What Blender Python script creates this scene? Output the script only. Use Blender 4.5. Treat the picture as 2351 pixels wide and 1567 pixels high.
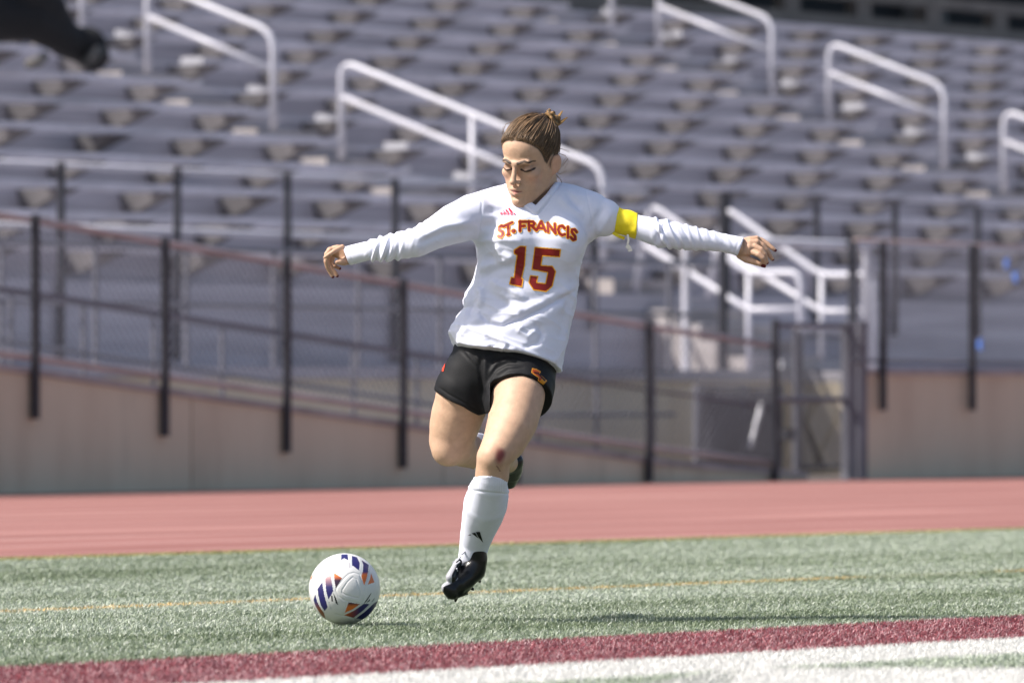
import bpy, math, random
import numpy as np
from mathutils import Vector
from mathutils.bvhtree import BVHTree

R_ = math.radians
sc = bpy.context.scene
for o in list(bpy.data.objects):
    bpy.data.objects.remove(o)

# ------------------------------------------------------------------ camera
FPX, HX, HY, CAMZ = 15673.3, 1175.5, 930.0, 0.667     # focal length in photo pixels, principal column, horizon row
cam_d = bpy.data.cameras.new('camera')
cam_d.lens = 240.0
cam_d.sensor_width = 36.0
cam_d.shift_y = (HY - 783.5) / 2351.0
cam_d.clip_start = 0.5
cam_d.clip_end = 600.0
cam_d.dof.use_dof = True
cam_d.dof.focus_distance = 20.85
cam_d.dof.aperture_fstop = 5.5
cam = bpy.data.objects.new('camera', cam_d)
sc.collection.objects.link(cam)
cam.location = (0, 0, CAMZ)
cam.rotation_euler = (R_(90), 0, 0)
sc.camera = cam

# ------------------------------------------------------------------ light
SUN = Vector((-0.64, -0.17, 0.75)).normalized()        # towards the floodlight mast
world = bpy.data.worlds.new('World')
sc.world = world
world.use_nodes = True
nt = world.node_tree
bg = nt.nodes['Background']
sky = nt.nodes.new('ShaderNodeTexSky')
sky.sky_type = 'NISHITA'
sky.sun_disc = False
sky.sun_elevation = math.asin(SUN.z)
sky.ozone_density = 0.35
sky.dust_density = 2.5
sky.sun_rotation = math.atan2(SUN.x, SUN.y)
nt.links.new(sky.outputs['Color'], bg.inputs['Color'])
bg.inputs['Strength'].default_value = 0.098
sun_d = bpy.data.lights.new('sun', 'SUN')
sun_d.energy = 4.5
sun_d.angle = R_(1.6)
sun_d.color = (1.0, 0.95, 0.88)
sun_o = bpy.data.objects.new('sun', sun_d)
sc.collection.objects.link(sun_o)
sun_o.location = (-20, -10, 20)
sun_o.rotation_euler = SUN.to_track_quat('Z', 'Y').to_euler()
sc.view_settings.view_transform = 'Standard'
sc.view_settings.look = 'None'
sc.view_settings.gamma = 1.0
sc.view_settings.exposure = 0.80
try:
    sc.cycles.use_denoising = True
    sc.cycles.max_bounces = 6
except Exception:
    pass

rng = np.random.default_rng(7)
random.seed(7)

# ------------------------------------------------------------------ materials
def srgb(*c):
    c = [x / 255.0 for x in c]
    return tuple((x / 12.92 if x <= .04045 else ((x + .055) / 1.055) ** 2.4) for x in c)

def mat(name, base=(.5, .5, .5), rough=.6, metal=0., spec=.5, col_attr=None, var=.0, vscale=6., bump=0., bscale=60.,
        sss=0., stretch=None, coat=0., sheen=0., var_col=None):
    m = bpy.data.materials.new(name)
    m.use_nodes = True
    t = m.node_tree
    b = t.nodes['Principled BSDF']
    b.inputs['Roughness'].default_value = rough
    b.inputs['Metallic'].default_value = metal
    b.inputs['Specular IOR Level'].default_value = spec
    if coat:
        b.inputs['Coat Weight'].default_value = coat
        b.inputs['Coat Roughness'].default_value = .15
    if sheen:
        b.inputs['Sheen Weight'].default_value = sheen
    if sss:
        b.inputs['Subsurface Weight'].default_value = sss
        b.inputs['Subsurface Radius'].default_value = (.012, .005, .003)
        b.inputs['Subsurface Scale'].default_value = 1.0
    src = None
    if col_attr:
        a = t.nodes.new('ShaderNodeAttribute')
        a.attribute_name = col_attr
        src = a.outputs['Color']
    else:
        r = t.nodes.new('ShaderNodeRGB')
        r.outputs[0].default_value = (*base, 1)
        src = r.outputs[0]
    tc = t.nodes.new('ShaderNodeTexCoord')
    vec = tc.outputs['Object']
    if stretch:
        mp = t.nodes.new('ShaderNodeMapping')
        mp.inputs['Scale'].default_value = stretch[0]
        mp.inputs['Rotation'].default_value = stretch[1]
        mp.vector_type = 'TEXTURE' if len(stretch) > 2 else 'POINT'
        t.links.new(vec, mp.inputs['Vector'])
        vec = mp.outputs['Vector']
    if var or var_col:
        n = t.nodes.new('ShaderNodeTexNoise')
        n.inputs['Scale'].default_value = vscale
        n.inputs['Detail'].default_value = 6
        n.inputs['Roughness'].default_value = .6
        t.links.new(vec, n.inputs['Vector'])
        if var_col:
            rp = t.nodes.new('ShaderNodeValToRGB')
            rp.color_ramp.elements[0].position = .38
            rp.color_ramp.elements[1].position = .62
            t.links.new(n.outputs['Fac'], rp.inputs['Fac'])
            mx = t.nodes.new('ShaderNodeMix')
            mx.data_type = 'RGBA'
            t.links.new(rp.outputs['Color'], mx.inputs['Factor'])
            t.links.new(src, mx.inputs['A'])
            mx.inputs['B'].default_value = (*var_col, 1)
            src = mx.outputs['Result']
        if var:
            mr = t.nodes.new('ShaderNodeMapRange')
            mr.inputs['From Min'].default_value = .3
            mr.inputs['From Max'].default_value = .7
            mr.inputs['To Min'].default_value = 1 - var
            mr.inputs['To Max'].default_value = 1 + var
            t.links.new(n.outputs['Fac'], mr.inputs['Value'])
            mu = t.nodes.new('ShaderNodeVectorMath')
            mu.operation = 'SCALE'
            t.links.new(src, mu.inputs[0])
            t.links.new(mr.outputs['Result'], mu.inputs['Scale'])
            src = mu.outputs['Vector']
    t.links.new(src, b.inputs['Base Color'])
    if bump:
        n2 = t.nodes.new('ShaderNodeTexNoise')
        n2.inputs['Scale'].default_value = bscale
        n2.inputs['Detail'].default_value = 4
        t.links.new(tc.outputs['Object'], n2.inputs['Vector'])
        bp = t.nodes.new('ShaderNodeBump')
        bp.inputs['Strength'].default_value = bump
        bp.inputs['Distance'].default_value = .01
        t.links.new(n2.outputs['Fac'], bp.inputs['Height'])
        t.links.new(bp.outputs['Normal'], b.inputs['Normal'])
    return m

TH = R_(34.4)                        # angle between the view and the touchline
ST, CT = math.sin(TH), math.cos(TH)

M = {}
M['skin'] = mat('skin', rough=.56, col_attr='Col', sss=.10, var=.11, vscale=38, bump=.12, bscale=260, spec=.32)
M['hair'] = mat('hair', rough=.5, col_attr='Col', spec=.3)
M['jersey'] = mat('jersey_fabric', (.69, .70, .82), .55, var=.025, vscale=30, bump=.04, bscale=700, sheen=.15, spec=.35)
M['decal'] = mat('print', rough=.5, col_attr='Col', spec=.3)
M['shorts'] = mat('black_fabric', (.0075, .0075, .009), .62, bump=.08, bscale=500, spec=.22, var=.2, vscale=30)
M['sock'] = mat('sock_knit', (.69, .70, .80), .75, bump=.1, bscale=600, spec=.2, var=.03, vscale=40)
M['cleat'] = mat('cleat_leather', rough=.28, col_attr='Col', spec=.32, coat=.08)
M['band'] = mat('armband_fabric', (.78, .62, .01), .55, var=.08, vscale=60, bump=.1, bscale=300)
M['clear'] = mat('band_tip', (.75, .7, .62), .2)
M['ball'] = mat('ball_skin', rough=.32, col_attr='Col', spec=.5, bump=.05, bscale=400)
M['grass'] = mat('turf_fibre', rough=.42, col_attr='Col', spec=.5)
M['turf'] = mat('turf_backing', (.05, .075, .035), .9, var=.3, vscale=20)
M['maroon'] = mat('maroon_backing', (.10, .02, .025), .9, var=.3, vscale=20)
M['white_line'] = mat('white_backing', (.52, .52, .50), .9, var=.1, vscale=20)
M['yellow_line'] = mat('yellow_backing', (.35, .22, .04), .9, var=.1, vscale=20)
M['ground'] = mat('ground_asphalt', (.06, .06, .06), .9, var=.2, vscale=2)
M['dirt'] = mat('gravel_strip', (.09, .075, .07), .95, var=.35, vscale=5)
M['tan'] = mat('tan_concrete', (.70, .62, .475), .85, var=.30, vscale=.95, var_col=(.43, .365, .275), bump=.2, bscale=14, stretch=((1.6, 1.6, .35), (0, 0, 0)))
M['conc'] = mat('grey_concrete', (.36, .345, .385), .85, var=.26, vscale=2.2, bump=.2, bscale=14, stretch=((.25, .12, 3.2), (0, 0, 0)))
M['conc_dark'] = mat('stained_concrete', (.33, .30, .30), .9, var=.3, vscale=2.5)
M['bench'] = mat('bench_plank', (.52, .495, .545), .6, var=.25, vscale=1.2)
M['bracket'] = mat('bench_bracket', (.16, .15, .155), .8, var=.3, vscale=1.5)
M['bench_end'] = mat('bench_end_cap', (.38, .38, .42), .5)
M['galv'] = mat('pale_painted_steel', (.46, .455, .51), .38, var=.08, vscale=3)
M['dark'] = mat('dark_painted_steel', (.022, .022, .030), .5, var=.25, vscale=3)
M['brown'] = mat('brown_painted_steel', (.33, .265, .265), .5, var=.25, vscale=1.5)
M['grey'] = mat('grey_painted_steel', (.12, .12, .145), .5, var=.2, vscale=2)
M['black'] = mat('black_cloth', (.004, .004, .005), .9)
M['shoe'] = mat('dark_shoe', (.03, .03, .028), .6)
M['blue'] = mat('blue_tape', (.05, .16, .55), .6)
M['paper'] = mat('white_paper', (.8, .78, .8), .6)
M['void'] = mat('dark_interior', (.008, .008, .009), .9)
M['gate_panel'] = mat('gate_panel', (.10, .095, .105), .7, var=.3, vscale=3)
M['khaki'] = mat('khaki_panel', (.12, .11, .10), .8, var=.2, vscale=2)

def track_material():
    m = bpy.data.materials.new('track_rubber')
    m.use_nodes = True
    t = m.node_tree
    b = t.nodes['Principled BSDF']
    b.inputs['Roughness'].default_value = .8
    b.inputs['Specular IOR Level'].default_value = .25
    tc = t.nodes.new('ShaderNodeTexCoord')
    # u runs along the lanes, n across them
    rot = t.nodes.new('ShaderNodeVectorRotate')
    rot.rotation_type = 'Z_AXIS'
    rot.inputs['Angle'].default_value = -(math.pi / 2 - TH)
    t.links.new(tc.outputs['Object'], rot.inputs['Vector'])
    sep = t.nodes.new('ShaderNodeSeparateXYZ')
    t.links.new(rot.outputs['Vector'], sep.inputs[0])
    mp = t.nodes.new('ShaderNodeMapping')
    mp.inputs['Scale'].default_value = (.10, 1.5, 1)
    t.links.new(rot.outputs['Vector'], mp.inputs['Vector'])
    n = t.nodes.new('ShaderNodeTexNoise')
    n.inputs['Scale'].default_value = 1.6
    n.inputs['Detail'].default_value = 5
    t.links.new(mp.outputs['Vector'], n.inputs['Vector'])
    rp = t.nodes.new('ShaderNodeValToRGB')
    e = rp.color_ramp.elements
    e[0].position, e[0].color = .40, (.20, .080, .068, 1)
    e[1].position, e[1].color = .60, (.295, .137, .120, 1)
    e.new(.70).color = (.36, .19, .165, 1)
    t.links.new(n.outputs['Fac'], rp.inputs['Fac'])
    # worn lane lines
    mo = t.nodes.new('ShaderNodeMath'); mo.operation = 'PINGPONG'; mo.inputs[1].default_value = .53
    t.links.new(sep.outputs['Y'], mo.inputs[0])
    lt = t.nodes.new('ShaderNodeMath'); lt.operation = 'LESS_THAN'; lt.inputs[1].default_value = .025
    t.links.new(mo.outputs[0], lt.inputs[0])
    n3 = t.nodes.new('ShaderNodeTexNoise'); n3.inputs['Scale'].default_value = .35
    t.links.new(rot.outputs['Vector'], n3.inputs['Vector'])
    mu = t.nodes.new('ShaderNodeMath'); mu.operation = 'MULTIPLY'
    t.links.new(lt.outputs[0], mu.inputs[0]); t.links.new(n3.outputs['Fac'], mu.inputs[1])
    mu2 = t.nodes.new('ShaderNodeMath'); mu2.operation = 'MULTIPLY'; mu2.inputs[1].default_value = .9
    t.links.new(mu.outputs[0], mu2.inputs[0])
    mx = t.nodes.new('ShaderNodeMix'); mx.data_type = 'RGBA'
    t.links.new(mu2.outputs[0], mx.inputs['Factor'])
    t.links.new(rp.outputs['Color'], mx.inputs['A'])
    mx.inputs['B'].default_value = (.62, .48, .45, 1)
    t.links.new(mx.outputs['Result'], b.inputs['Base Color'])
    return m
M['track'] = track_material()

# ------------------------------------------------------------------ object helpers
ORIG = {}
def tag(o, label=None, cat=None, group=None, kind=None):
    if label: o['label'] = label
    if cat: o['category'] = cat
    if group: o['group'] = group
    if kind: o['kind'] = kind
    return o

def empty(name, loc, label, cat, group=None):
    o = bpy.data.objects.new(name, None)
    o.empty_display_size = .2
    sc.collection.objects.link(o)
    o.location = loc
    ORIG[o.name] = np.array(loc, float)
    return tag(o, label, cat, group)

def build(name, verts, faces, material, parent=None, cols=None, face_cols=None, smooth=False, origin=None):
    """link one mesh; verts are world coordinates"""
    verts = np.asarray(verts, np.float64).reshape(-1, 3)
    org = ORIG[parent.name] if parent is not None else (np.array(origin, float) if origin is not None else np.zeros(3))
    me = bpy.data.meshes.new(name)
    v = (verts - org).astype(np.float32)
    if isinstance(faces, np.ndarray):
        nf, k = faces.shape
        me.vertices.add(len(v)); me.vertices.foreach_set('co', v.ravel())
        me.loops.add(nf * k); me.loops.foreach_set('vertex_index', faces.astype(np.int32).ravel())
        me.polygons.add(nf)
        me.polygons.foreach_set('loop_start', np.arange(0, nf * k, k, dtype=np.int32))
        me.update(calc_edges=True)
    else:
        me.from_pydata([tuple(p) for p in v], [], faces)
    if cols is not None:
        a = me.attributes.new('Col', 'FLOAT_COLOR', 'POINT')
        c = np.ones((len(v), 4), np.float32); c[:, :3] = cols
        a.data.foreach_set('color', c.ravel())
    if face_cols is not None:
        a = me.attributes.new('Col', 'FLOAT_COLOR', 'FACE')
        c = np.ones((len(me.polygons), 4), np.float32); c[:, :3] = face_cols
        a.data.foreach_set('color', c.ravel())
    if smooth:
        me.polygons.foreach_set('use_smooth', np.ones(len(me.polygons), bool))
    me.materials.append(material)
    me.validate()
    o = bpy.data.objects.new(name, me)
    sc.collection.objects.link(o)
    if parent is not None:
        o.parent = parent
        ORIG[o.name] = ORIG[parent.name]
    else:
        o.location = org
        ORIG[o.name] = org
    return o

def copy_tree(o, loc=None, parent=None):
    c = o.copy()
    sc.collection.objects.link(c)
    if parent is not None: c.parent = parent
    if loc is not None: c.location = loc
    for ch in list(o.children): copy_tree(ch, None, c)
    return c

def L(u, n, z):
    return np.array([u * ST - n * CT, u * CT + n * ST, z])

class MB:
    def __init__(s): s.v, s.f = [], []
    def add(s, vs, fs):
        b = len(s.v); s.v += [tuple(p) for p in vs]; s.f += [tuple(i + b for i in f) for f in fs]
    def hexa(s, p):
        s.add(p, [(0, 3, 2, 1), (4, 5, 6, 7), (0, 1, 5, 4), (1, 2, 6, 5), (2, 3, 7, 6), (3, 0, 4, 7)])
    def lbox(s, u0, u1, n0, n1, z0, z1, z1b=None):
        """box in stand coordinates; z1b = top height at u1"""
        zb = z1 if z1b is None else z1b
        # note (u,n,z) is left handed against world: order so normals point out
        s.hexa([L(u0, n0, z0), L(u1, n0, z0), L(u1, n1, z0), L(u0, n1, z0), L(u0, n0, z1), L(u1, n0, zb), L(u1, n1, zb), L(u0, n1, z1)])
    def tube(s, pts, r, k=10, caps=True):
        pts = [np.array(p, float) for p in pts]
        rs = r if hasattr(r, '__len__') else [r] * len(pts)
        rings = []
        up = np.array([.13, .27, .95])
        for i, p in enumerate(pts):
            d = pts[min(i + 1, len(pts) - 1)] - pts[max(i - 1, 0)]
            d = d / (np.linalg.norm(d) + 1e-9)
            a = np.cross(d, up)
            if np.linalg.norm(a) < 1e-3: a = np.cross(d, np.array([1., 0, 0]))
            a /= np.linalg.norm(a)
            b = np.cross(d, a); up = -b if np.dot(-b, up) > 0 else b
            b = np.cross(d, a)
            rings.append([p + rs[i] * (math.cos(2 * math.pi * j / k) * a + math.sin(2 * math.pi * j / k) * b) for j in range(k)])
        vs = [q for rg in rings for q in rg]
        fs = []
        for i in range(len(pts) - 1):
            for j in range(k):
                fs.append((i * k + j, i * k + (j + 1) % k, (i + 1) * k + (j + 1) % k, (i + 1) * k + j))
        if caps:
            fs.append(tuple(range(k))[::-1]); fs.append(tuple((len(pts) - 1) * k + j for j in range(k)))
        s.add(vs, fs)
    def build(s, name, m, parent=None, smooth=False, origin=None):
        o = build(name, s.v, s.f, m, parent, smooth=smooth, origin=origin)
        return o

def fillet(pts, r, k=5):
    out = [np.array(pts[0], float)]
    for i in range(1, len(pts) - 1):
        p = np.array(pts[i], float)
        a = np.array(pts[i - 1], float) - p; b = np.array(pts[i + 1], float) - p
        la, lb = np.linalg.norm(a), np.linalg.norm(b)
        rr = min(r, la * .45, lb * .45)
        p0 = p + a / la * rr; p1 = p + b / lb * rr
        for j in range(k + 1):
            t = j / k
            out.append((1 - t) ** 2 * p0 + 2 * t * (1 - t) * p + t * t * p1)
    out.append(np.array(pts[-1], float))
    return out

def ray_u(px, n):
    """stand coordinate u of photo column px on the vertical plane n"""
    t = (px - HX) / FPX
    return n * (t * ST + CT) / (ST - t * CT)

# ================================================================== SETTING
TURF_N, TRACK_N, WALL_N = 18.46, 31.6, 31.9
def sheet(name, u0, u1, n0, n1, z, m, kind='structure', div=1):
    b = MB()
    b.add([L(u0, n0, z), L(u0, n1, z), L(u1, n1, z), L(u1, n0, z)], [(0, 3, 2, 1)])
    o = b.build(name, M[m] if isinstance(m, str) else m)
    if o.data.polygons[0].normal.z < 0: o.data.flip_normals()
    return tag(o, kind=kind)

sheet('ground', -400, 500, -300, 400, -.02, 'ground')
sheet('turf', -40, 120, -40, TURF_N, 0, 'turf')
sheet('track', -40, 140, TURF_N, TRACK_N, .002, 'track')
sheet('gravel_strip', -40, 140, TRACK_N, 40, .003, 'dirt')
sheet('maroon_border', 2, 60, 9.75, 10.78, .004, 'maroon')
sheet('white_touchline', 2, 60, 9.15, 9.75, .004, 'white_line')
b = MB(); b.add([(.40, 14.5, .004), (4.5, 14.5, .004), (4.5, 17.18, .004), (.58, 17.10, .004)], [(0, 1, 2, 3)])
tag(b.build('white_marking', M['white_line']), kind='structure')
sheet('yellow_line', 2, 60, 13.60, 13.68, .004, 'yellow_line')

# ------------------------------------------------------------------ turf fibres
def blades(name, X, Y, col, zlen, width, m):
    n = len(X)
    th = rng.uniform(0, 2 * np.pi, n)
    lean = rng.normal(0, .45, (n, 2)) + np.array([.15, -.1])
    w = width * rng.uniform(.7, 1.3, n)
    wx, wy = np.cos(th) * w / 2, np.sin(th) * w / 2
    h = zlen * rng.uniform(.65, 1.15, n)
    mid = h * .6
    V = np.zeros((n, 5, 3), np.float32)
    V[:, 0] = np.stack([X - wx, Y - wy, np.zeros(n)], 1)
    V[:, 1] = np.stack([X + wx, Y + wy, np.zeros(n)], 1)
    cx, cy = X + lean[:, 0] * mid * .5, Y + lean[:, 1] * mid * .5
    V[:, 2] = np.stack([cx + wx * .9, cy + wy * .9, mid], 1)
    V[:, 3] = np.stack([cx - wx * .9, cy - wy * .9, mid], 1)
    tx, ty = X + lean[:, 0] * h * 1.25, Y + lean[:, 1] * h * 1.25
    V[:, 4] = np.stack([tx, ty, mid + (h - mid) * rng.uniform(.3, 1, n)], 1)
    b = np.arange(n)[:, None] * 5
    tri = np.concatenate([b + np.array([[0, 1, 2]]), b + np.array([[0, 2, 3]]), b + np.array([[3, 2, 4]])], 1).reshape(-1, 3)
    fc = np.repeat(col, 3, 0)
    o = build(name, V.reshape(-1, 3), tri, m, face_cols=fc)
    return tag(o, kind='stuff')

def lownoise(u, n, seed, su, sn):
    r = np.random.default_rng(seed)
    out = np.zeros_like(u)
    for i in range(7):
        a = r.uniform(.4, 1.9) * np.array([su, sn]) * r.choice([-1, 1], 2)
        out += np.sin(u * a[0] + n * a[1] + r.uniform(0, 6.28))
    return out / 2.6

NB = 1800000
Yb = np.sqrt(rng.uniform(14.8 ** 2, 39. ** 2, NB))
# denser near, thinner far
keep = rng.uniform(0, 1, NB) < np.clip(1.25 - (Yb - 15) / 34, .35, 1)
Yb = Yb[keep]
Xb = rng.uniform(-1, 1, len(Yb)) * (Yb * .075 * 1.16 + .25)
ub, nb = Xb * ST + Yb * CT, -Xb * CT + Yb * ST
inside = nb < TURF_N + rng.normal(0, .03, len(nb))
Xb, Yb, ub, nb = Xb[inside], Yb[inside], ub[inside], nb[inside]
jit = rng.normal(0, .012, len(nb))
nj = nb + jit
is_m = (nj > 9.75) & (nj < 10.78)
sw_top = 17.12 + .02 * (Xb - .5)
is_w = ((nj > 9.15) & (nj < 9.75)) | ((Yb + jit < sw_top) & (Yb + jit > 14.5) & (Xb > .40 + .25 * (Yb - 16.5)) & (nj <= 9.15))
patchy = lownoise(ub, nb, 5, .9, 3.5)
is_y = (np.abs(nj - 13.64) < .045) & (lownoise(ub, nb, 11, 1.4, .1) > -.25)
is_y |= (np.abs(nj - 13.64) < .045) & (ub < 19.5)
is_y &= rng.uniform(0, 1, len(ub)) < .6
is_g = ~(is_m | is_w | is_y)
g1 = lownoise(ub, nb, 1, .5, 2.2) + .35 * lownoise(ub, nb, 2, 3., 11.)
shade = np.clip(.5 + .28 * g1 + rng.normal(0, .22, len(ub)), 0, 1)[:, None]
gA, gB = np.array([.13, .17, .085]), np.array([.36, .42, .30])
green = gA * (1 - shade) + gB * shade
pale = rng.uniform(0, 1, len(ub)) < (.30 + .20 * np.clip(g1, -1, 1))
green[pale] = np.array([.55, .58, .51]) * rng.uniform(.75, 1.15, (pale.sum(), 1))
edge = (nb > TURF_N - .35)
green[edge] = green[edge] * np.array([.9, .75, .35])
zl = np.full(len(Xb), .019)
wid = .0014 + .0012 * (Yb - 16) / 16
blades('grass', Xb[is_g], Yb[is_g], green[is_g], zl[is_g], wid[is_g], M['grass'])
mc = np.array([.24, .050, .062]) * rng.uniform(.55, 1.5, (is_m.sum(), 1))
pm = rng.uniform(0, 1, is_m.sum()) < .30
mc[pm] = np.array([.44, .27, .29])
blades('maroon_turf', Xb[is_m], Yb[is_m], mc, zl[is_m], wid[is_m], M['grass'])
wc = np.array([.61, .60, .575]) * rng.uniform(.82, 1.1, (is_w.sum(), 1))
blades('white_turf', Xb[is_w], Yb[is_w], wc, zl[is_w], wid[is_w], M['grass'])
yc = np.array([.62, .42, .15]) * rng.uniform(.7, 1.2, (is_y.sum(), 1))
blades('yellow_turf', Xb[is_y], Yb[is_y], yc, zl[is_y] * 1.1, wid[is_y], M['grass'])

# ------------------------------------------------------------------ walls, ramp, walkway
WALK_Z = 1.0
U_GATE0, U_GATE1 = 49.6, ray_u(1992, WALL_N)
def zr(u):                      # height of the ramp deck at u
    return max(.03, min(1.02, .93 - (u - 39.8) * (.90 / 10.6)))
wall = empty('retaining_wall', L(U_GATE1, WALL_N, 0), 'tan concrete retaining wall right of the gate, with dark posts fixed to its face', 'wall')
b = MB(); b.lbox(U_GATE1, 84, WALL_N, WALL_N + .08, -.02, .94); b.build('wall_face', M['tan'], wall)
b = MB(); b.lbox(U_GATE1 - .02, 84, WALL_N - .03, WALL_N + .12, .942, 1.0); b.build('coping', M['conc_dark'], wall)
for uu in np.arange(U_GATE1 + 1.6, 84, 3.2):
    pass

ramp = empty('access_ramp', L(45, WALL_N, 0), 'tan concrete access ramp with its wall sloping down towards the gate', 'ramp')
b = MB()
us = [28, 38.74, 42.2, 45.6, 49, 51.2]
for a, c in zip(us[:-1], us[1:]):
    b.lbox(a + .008, c - .008, WALL_N, WALL_N + .2, -.02, zr(a), zr(c))
b.build('ramp_wall', M['tan'], ramp)
b = MB()
for a, c in zip(us[:-1], us[1:]):
    b.lbox(a, c, WALL_N + .2, 34.9, -.02, zr(a) - .12, max(zr(c) - .12, .0))
b.build('ramp_deck', M['conc'], ramp)
b = MB()
for a, c in zip(us[:-1], us[1:]):
    b.hexa([L(a, WALL_N - .02, zr(a) + .002), L(c, WALL_N - .02, zr(c) + .002), L(c, WALL_N + .22, zr(c) + .002), L(a, WALL_N + .22, zr(a) + .002),
            L(a, WALL_N - .02, zr(a) + .05), L(c, WALL_N - .02, zr(c) + .05), L(c, WALL_N + .22, zr(c) + .05), L(a, WALL_N + .22, zr(a) + .05)])
b.build('ramp_curb', M['conc_dark'], ramp)

walk = empty('walkway', L(50, 35, 0), 'raised concrete walkway along the foot of the grandstand, above the ramp', 'walkway')
b = MB(); b.lbox(28, 56, 34.9, 38.28, -.02, WALK_Z - .1)
b.build('retaining_face', M['tan'], walk)
b = MB(); b.lbox(56.002, 56.2, WALL_N + .29, 34.89, -.02, WALK_Z - .11); b.build('return_wall', M['tan'], walk)
b = MB(); b.lbox(28, 56, 34.85, 38.28, WALK_Z - .098, WALK_Z); b.lbox(56.002, 84, WALL_N + .29, 38.28, WALK_Z - .1, WALK_Z - .004)
b.build('walkway_slab', M['conc'], walk)

def wire_mesh(mb, u0, u1, n, zb0, zb1, h, pitch=.085, r=.0034):
    """chain link: crossing diagonal wires between u0 and u1, bottom zb0..zb1, height h"""
    span = u1 - u0
    k = 0
    s = -h
    while s < span:
        for sg in (1, -1):
            a0, a1 = s, s + h
            t0, t1 = max(0, -a0 / h), min(1, (span - a0) / h)
            if t1 > t0:
                pp = []
                for t in (t0, t1):
                    uu = u0 + a0 + h * t
                    zb = zb0 + (zb1 - zb0) * (uu - u0) / span
                    pp.append(L(uu, n + .004 * sg, zb + h * (t if sg > 0 else 1 - t)))
                mb.tube(pp, r, 3, False)
        s += pitch

# ------------------------------------------------------------------ ramp railing (near)
def rail_z(u): return zr(u)
rr = empty('ramp_railing', L(45, WALL_N - .04, 0), 'brown railed fence with dark posts on the face of the sloping ramp wall', 'railing')
post_u = [ray_u(x, WALL_N - .04) for x in (80, 378, 658, 925, 1185, 1490)]
s_ = post_u[1] - post_u[0]
post_u = [post_u[0] - 2 * s_, post_u[0] - s_] + post_u
for u in post_u:
    b = MB(); b.tube([L(u, WALL_N - .045, zr(u) - .33 if zr(u) > .35 else .02), L(u, WALL_N - .045, zr(u) + 1.2)], .036, 10)
    b.build('post', M['dark'], rr, smooth=False)
ue = [post_u[0]] + [u for u in post_u[1:]] + [ray_u(1780, WALL_N)]
for dz, r in ((1.16, .026), (.13, .028)):
    b = MB(); b.tube([L(u, WALL_N - .005, zr(u) + dz) for u in ue], r, 8); b.build('rail', M['brown'], rr, smooth=True)
b = MB(); b.tube([L(u, WALL_N + .01, zr(u) + .62) for u in ue], .012, 6); b.build('tension_rail', M['grey'], rr)
b = MB()
for a, c in zip(ue[:-1], ue[1:]): wire_mesh(b, a, c, WALL_N, zr(a) + .12, zr(c) + .12, 1.02)
b.build('wire_mesh', M['grey'], rr)

ir = empty('ramp_handrail', L(45, 33.6, 0), 'thin dark grey handrail with slim posts along the far side of the ramp', 'railing')
for u in np.arange(38.6, 53.5, .95):
    b = MB(); b.tube([L(u, 34.6, zr(u) - .12), L(u, 34.6, zr(u) + .95)], .022, 8); b.build('post', M['grey'], ir)
for dz in (.95, .55, .1):
    b = MB(); b.tube([L(u, 34.6, zr(u) + dz) for u in (36, 38.74, 42, 46, 50.4, 53.2)], .02, 8); b.build('rail', M['grey'], ir, smooth=True)
i2 = empty('walkway_guard', L(45, 34.95, 1), 'grey guard rail on the edge of the raised walkway behind the ramp', 'railing')
for u in np.arange(36.2, 54.5, 1.25):
    b = MB(); b.tube([L(u, 34.98, WALK_Z), L(u, 34.98, WALK_Z + 1.0)], .024, 8); b.build('post', M['grey'], i2)
for dz in (1.0, .52):
    b = MB(); b.tube([L(36.2, 34.98, WALK_Z + dz), L(54.5, 34.98, WALK_Z + dz)], .022, 8); b.build('rail', M['grey'], i2, smooth=True)

# fence on the wall right of the gate
wf = empty('wall_fence', L(60, WALL_N, 0), 'thin railed fence with dark posts on the tan wall right of the gate', 'fence')
w_u = [ray_u(x, WALL_N - .04) for x in (2020, 2225)]
w_u += [w_u[1] + (w_u[1] - w_u[0]) * k for k in (1, 2)]
for u in w_u:
    b = MB(); b.tube([L(u, WALL_N - .075, .62), L(u, WALL_N - .075, 2.14)], .036, 10); b.build('post', M['dark'], wf)
for z, m, r in ((2.14, 'brown', .016), (1.06, 'grey', .018)):
    b = MB(); b.tube([L(w_u[0] - .4, WALL_N - .02, z), L(w_u[-1], WALL_N - .02, z)], r, 8); b.build('rail', M[m], wf, smooth=True)
b = MB(); wire_mesh(b, w_u[0] - .4, w_u[-1], WALL_N - .02, 1.06, 1.06, 1.08); b.build('wire_mesh', M['grey'], wf)

# ------------------------------------------------------------------ grandstand
N0, RUN, RISE, Z0, NROW = 38.3, .91, .33, 1.80, 12
A1, A2, AW = 59.0, 72.8, .62            # aisle centres, half width
def tread(n):
    k = math.floor((n - N0) / RUN + 1e-6)
    return Z0 + RISE * max(0, min(k, NROW))
stand = empty('grandstand', L(60, N0, 0), 'stepped grey concrete grandstand rising behind the track with rows of benches', 'grandstand')
b = MB(); b.lbox(28, 100, N0, N0 + .2, .2, Z0 - .002); b.build('front_wall', M['conc'], stand)
for k in range(NROW + 1):
    b = MB(); b.lbox(28, 110, N0 + RUN * k + (.2 if k == 0 else 0), N0 + RUN * (k + 1) - .001, -.5 if k else .25, Z0 + RISE * k)
    b.build('tier', M['conc'], stand)
    if k:
        b = MB(); b.lbox(28, 110, N0 + RUN * k - .018, N0 + RUN * k - .002, Z0 + RISE * k - .045, Z0 + RISE * k + .004)
        b.build('nosing', M['bench'], stand)
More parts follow.
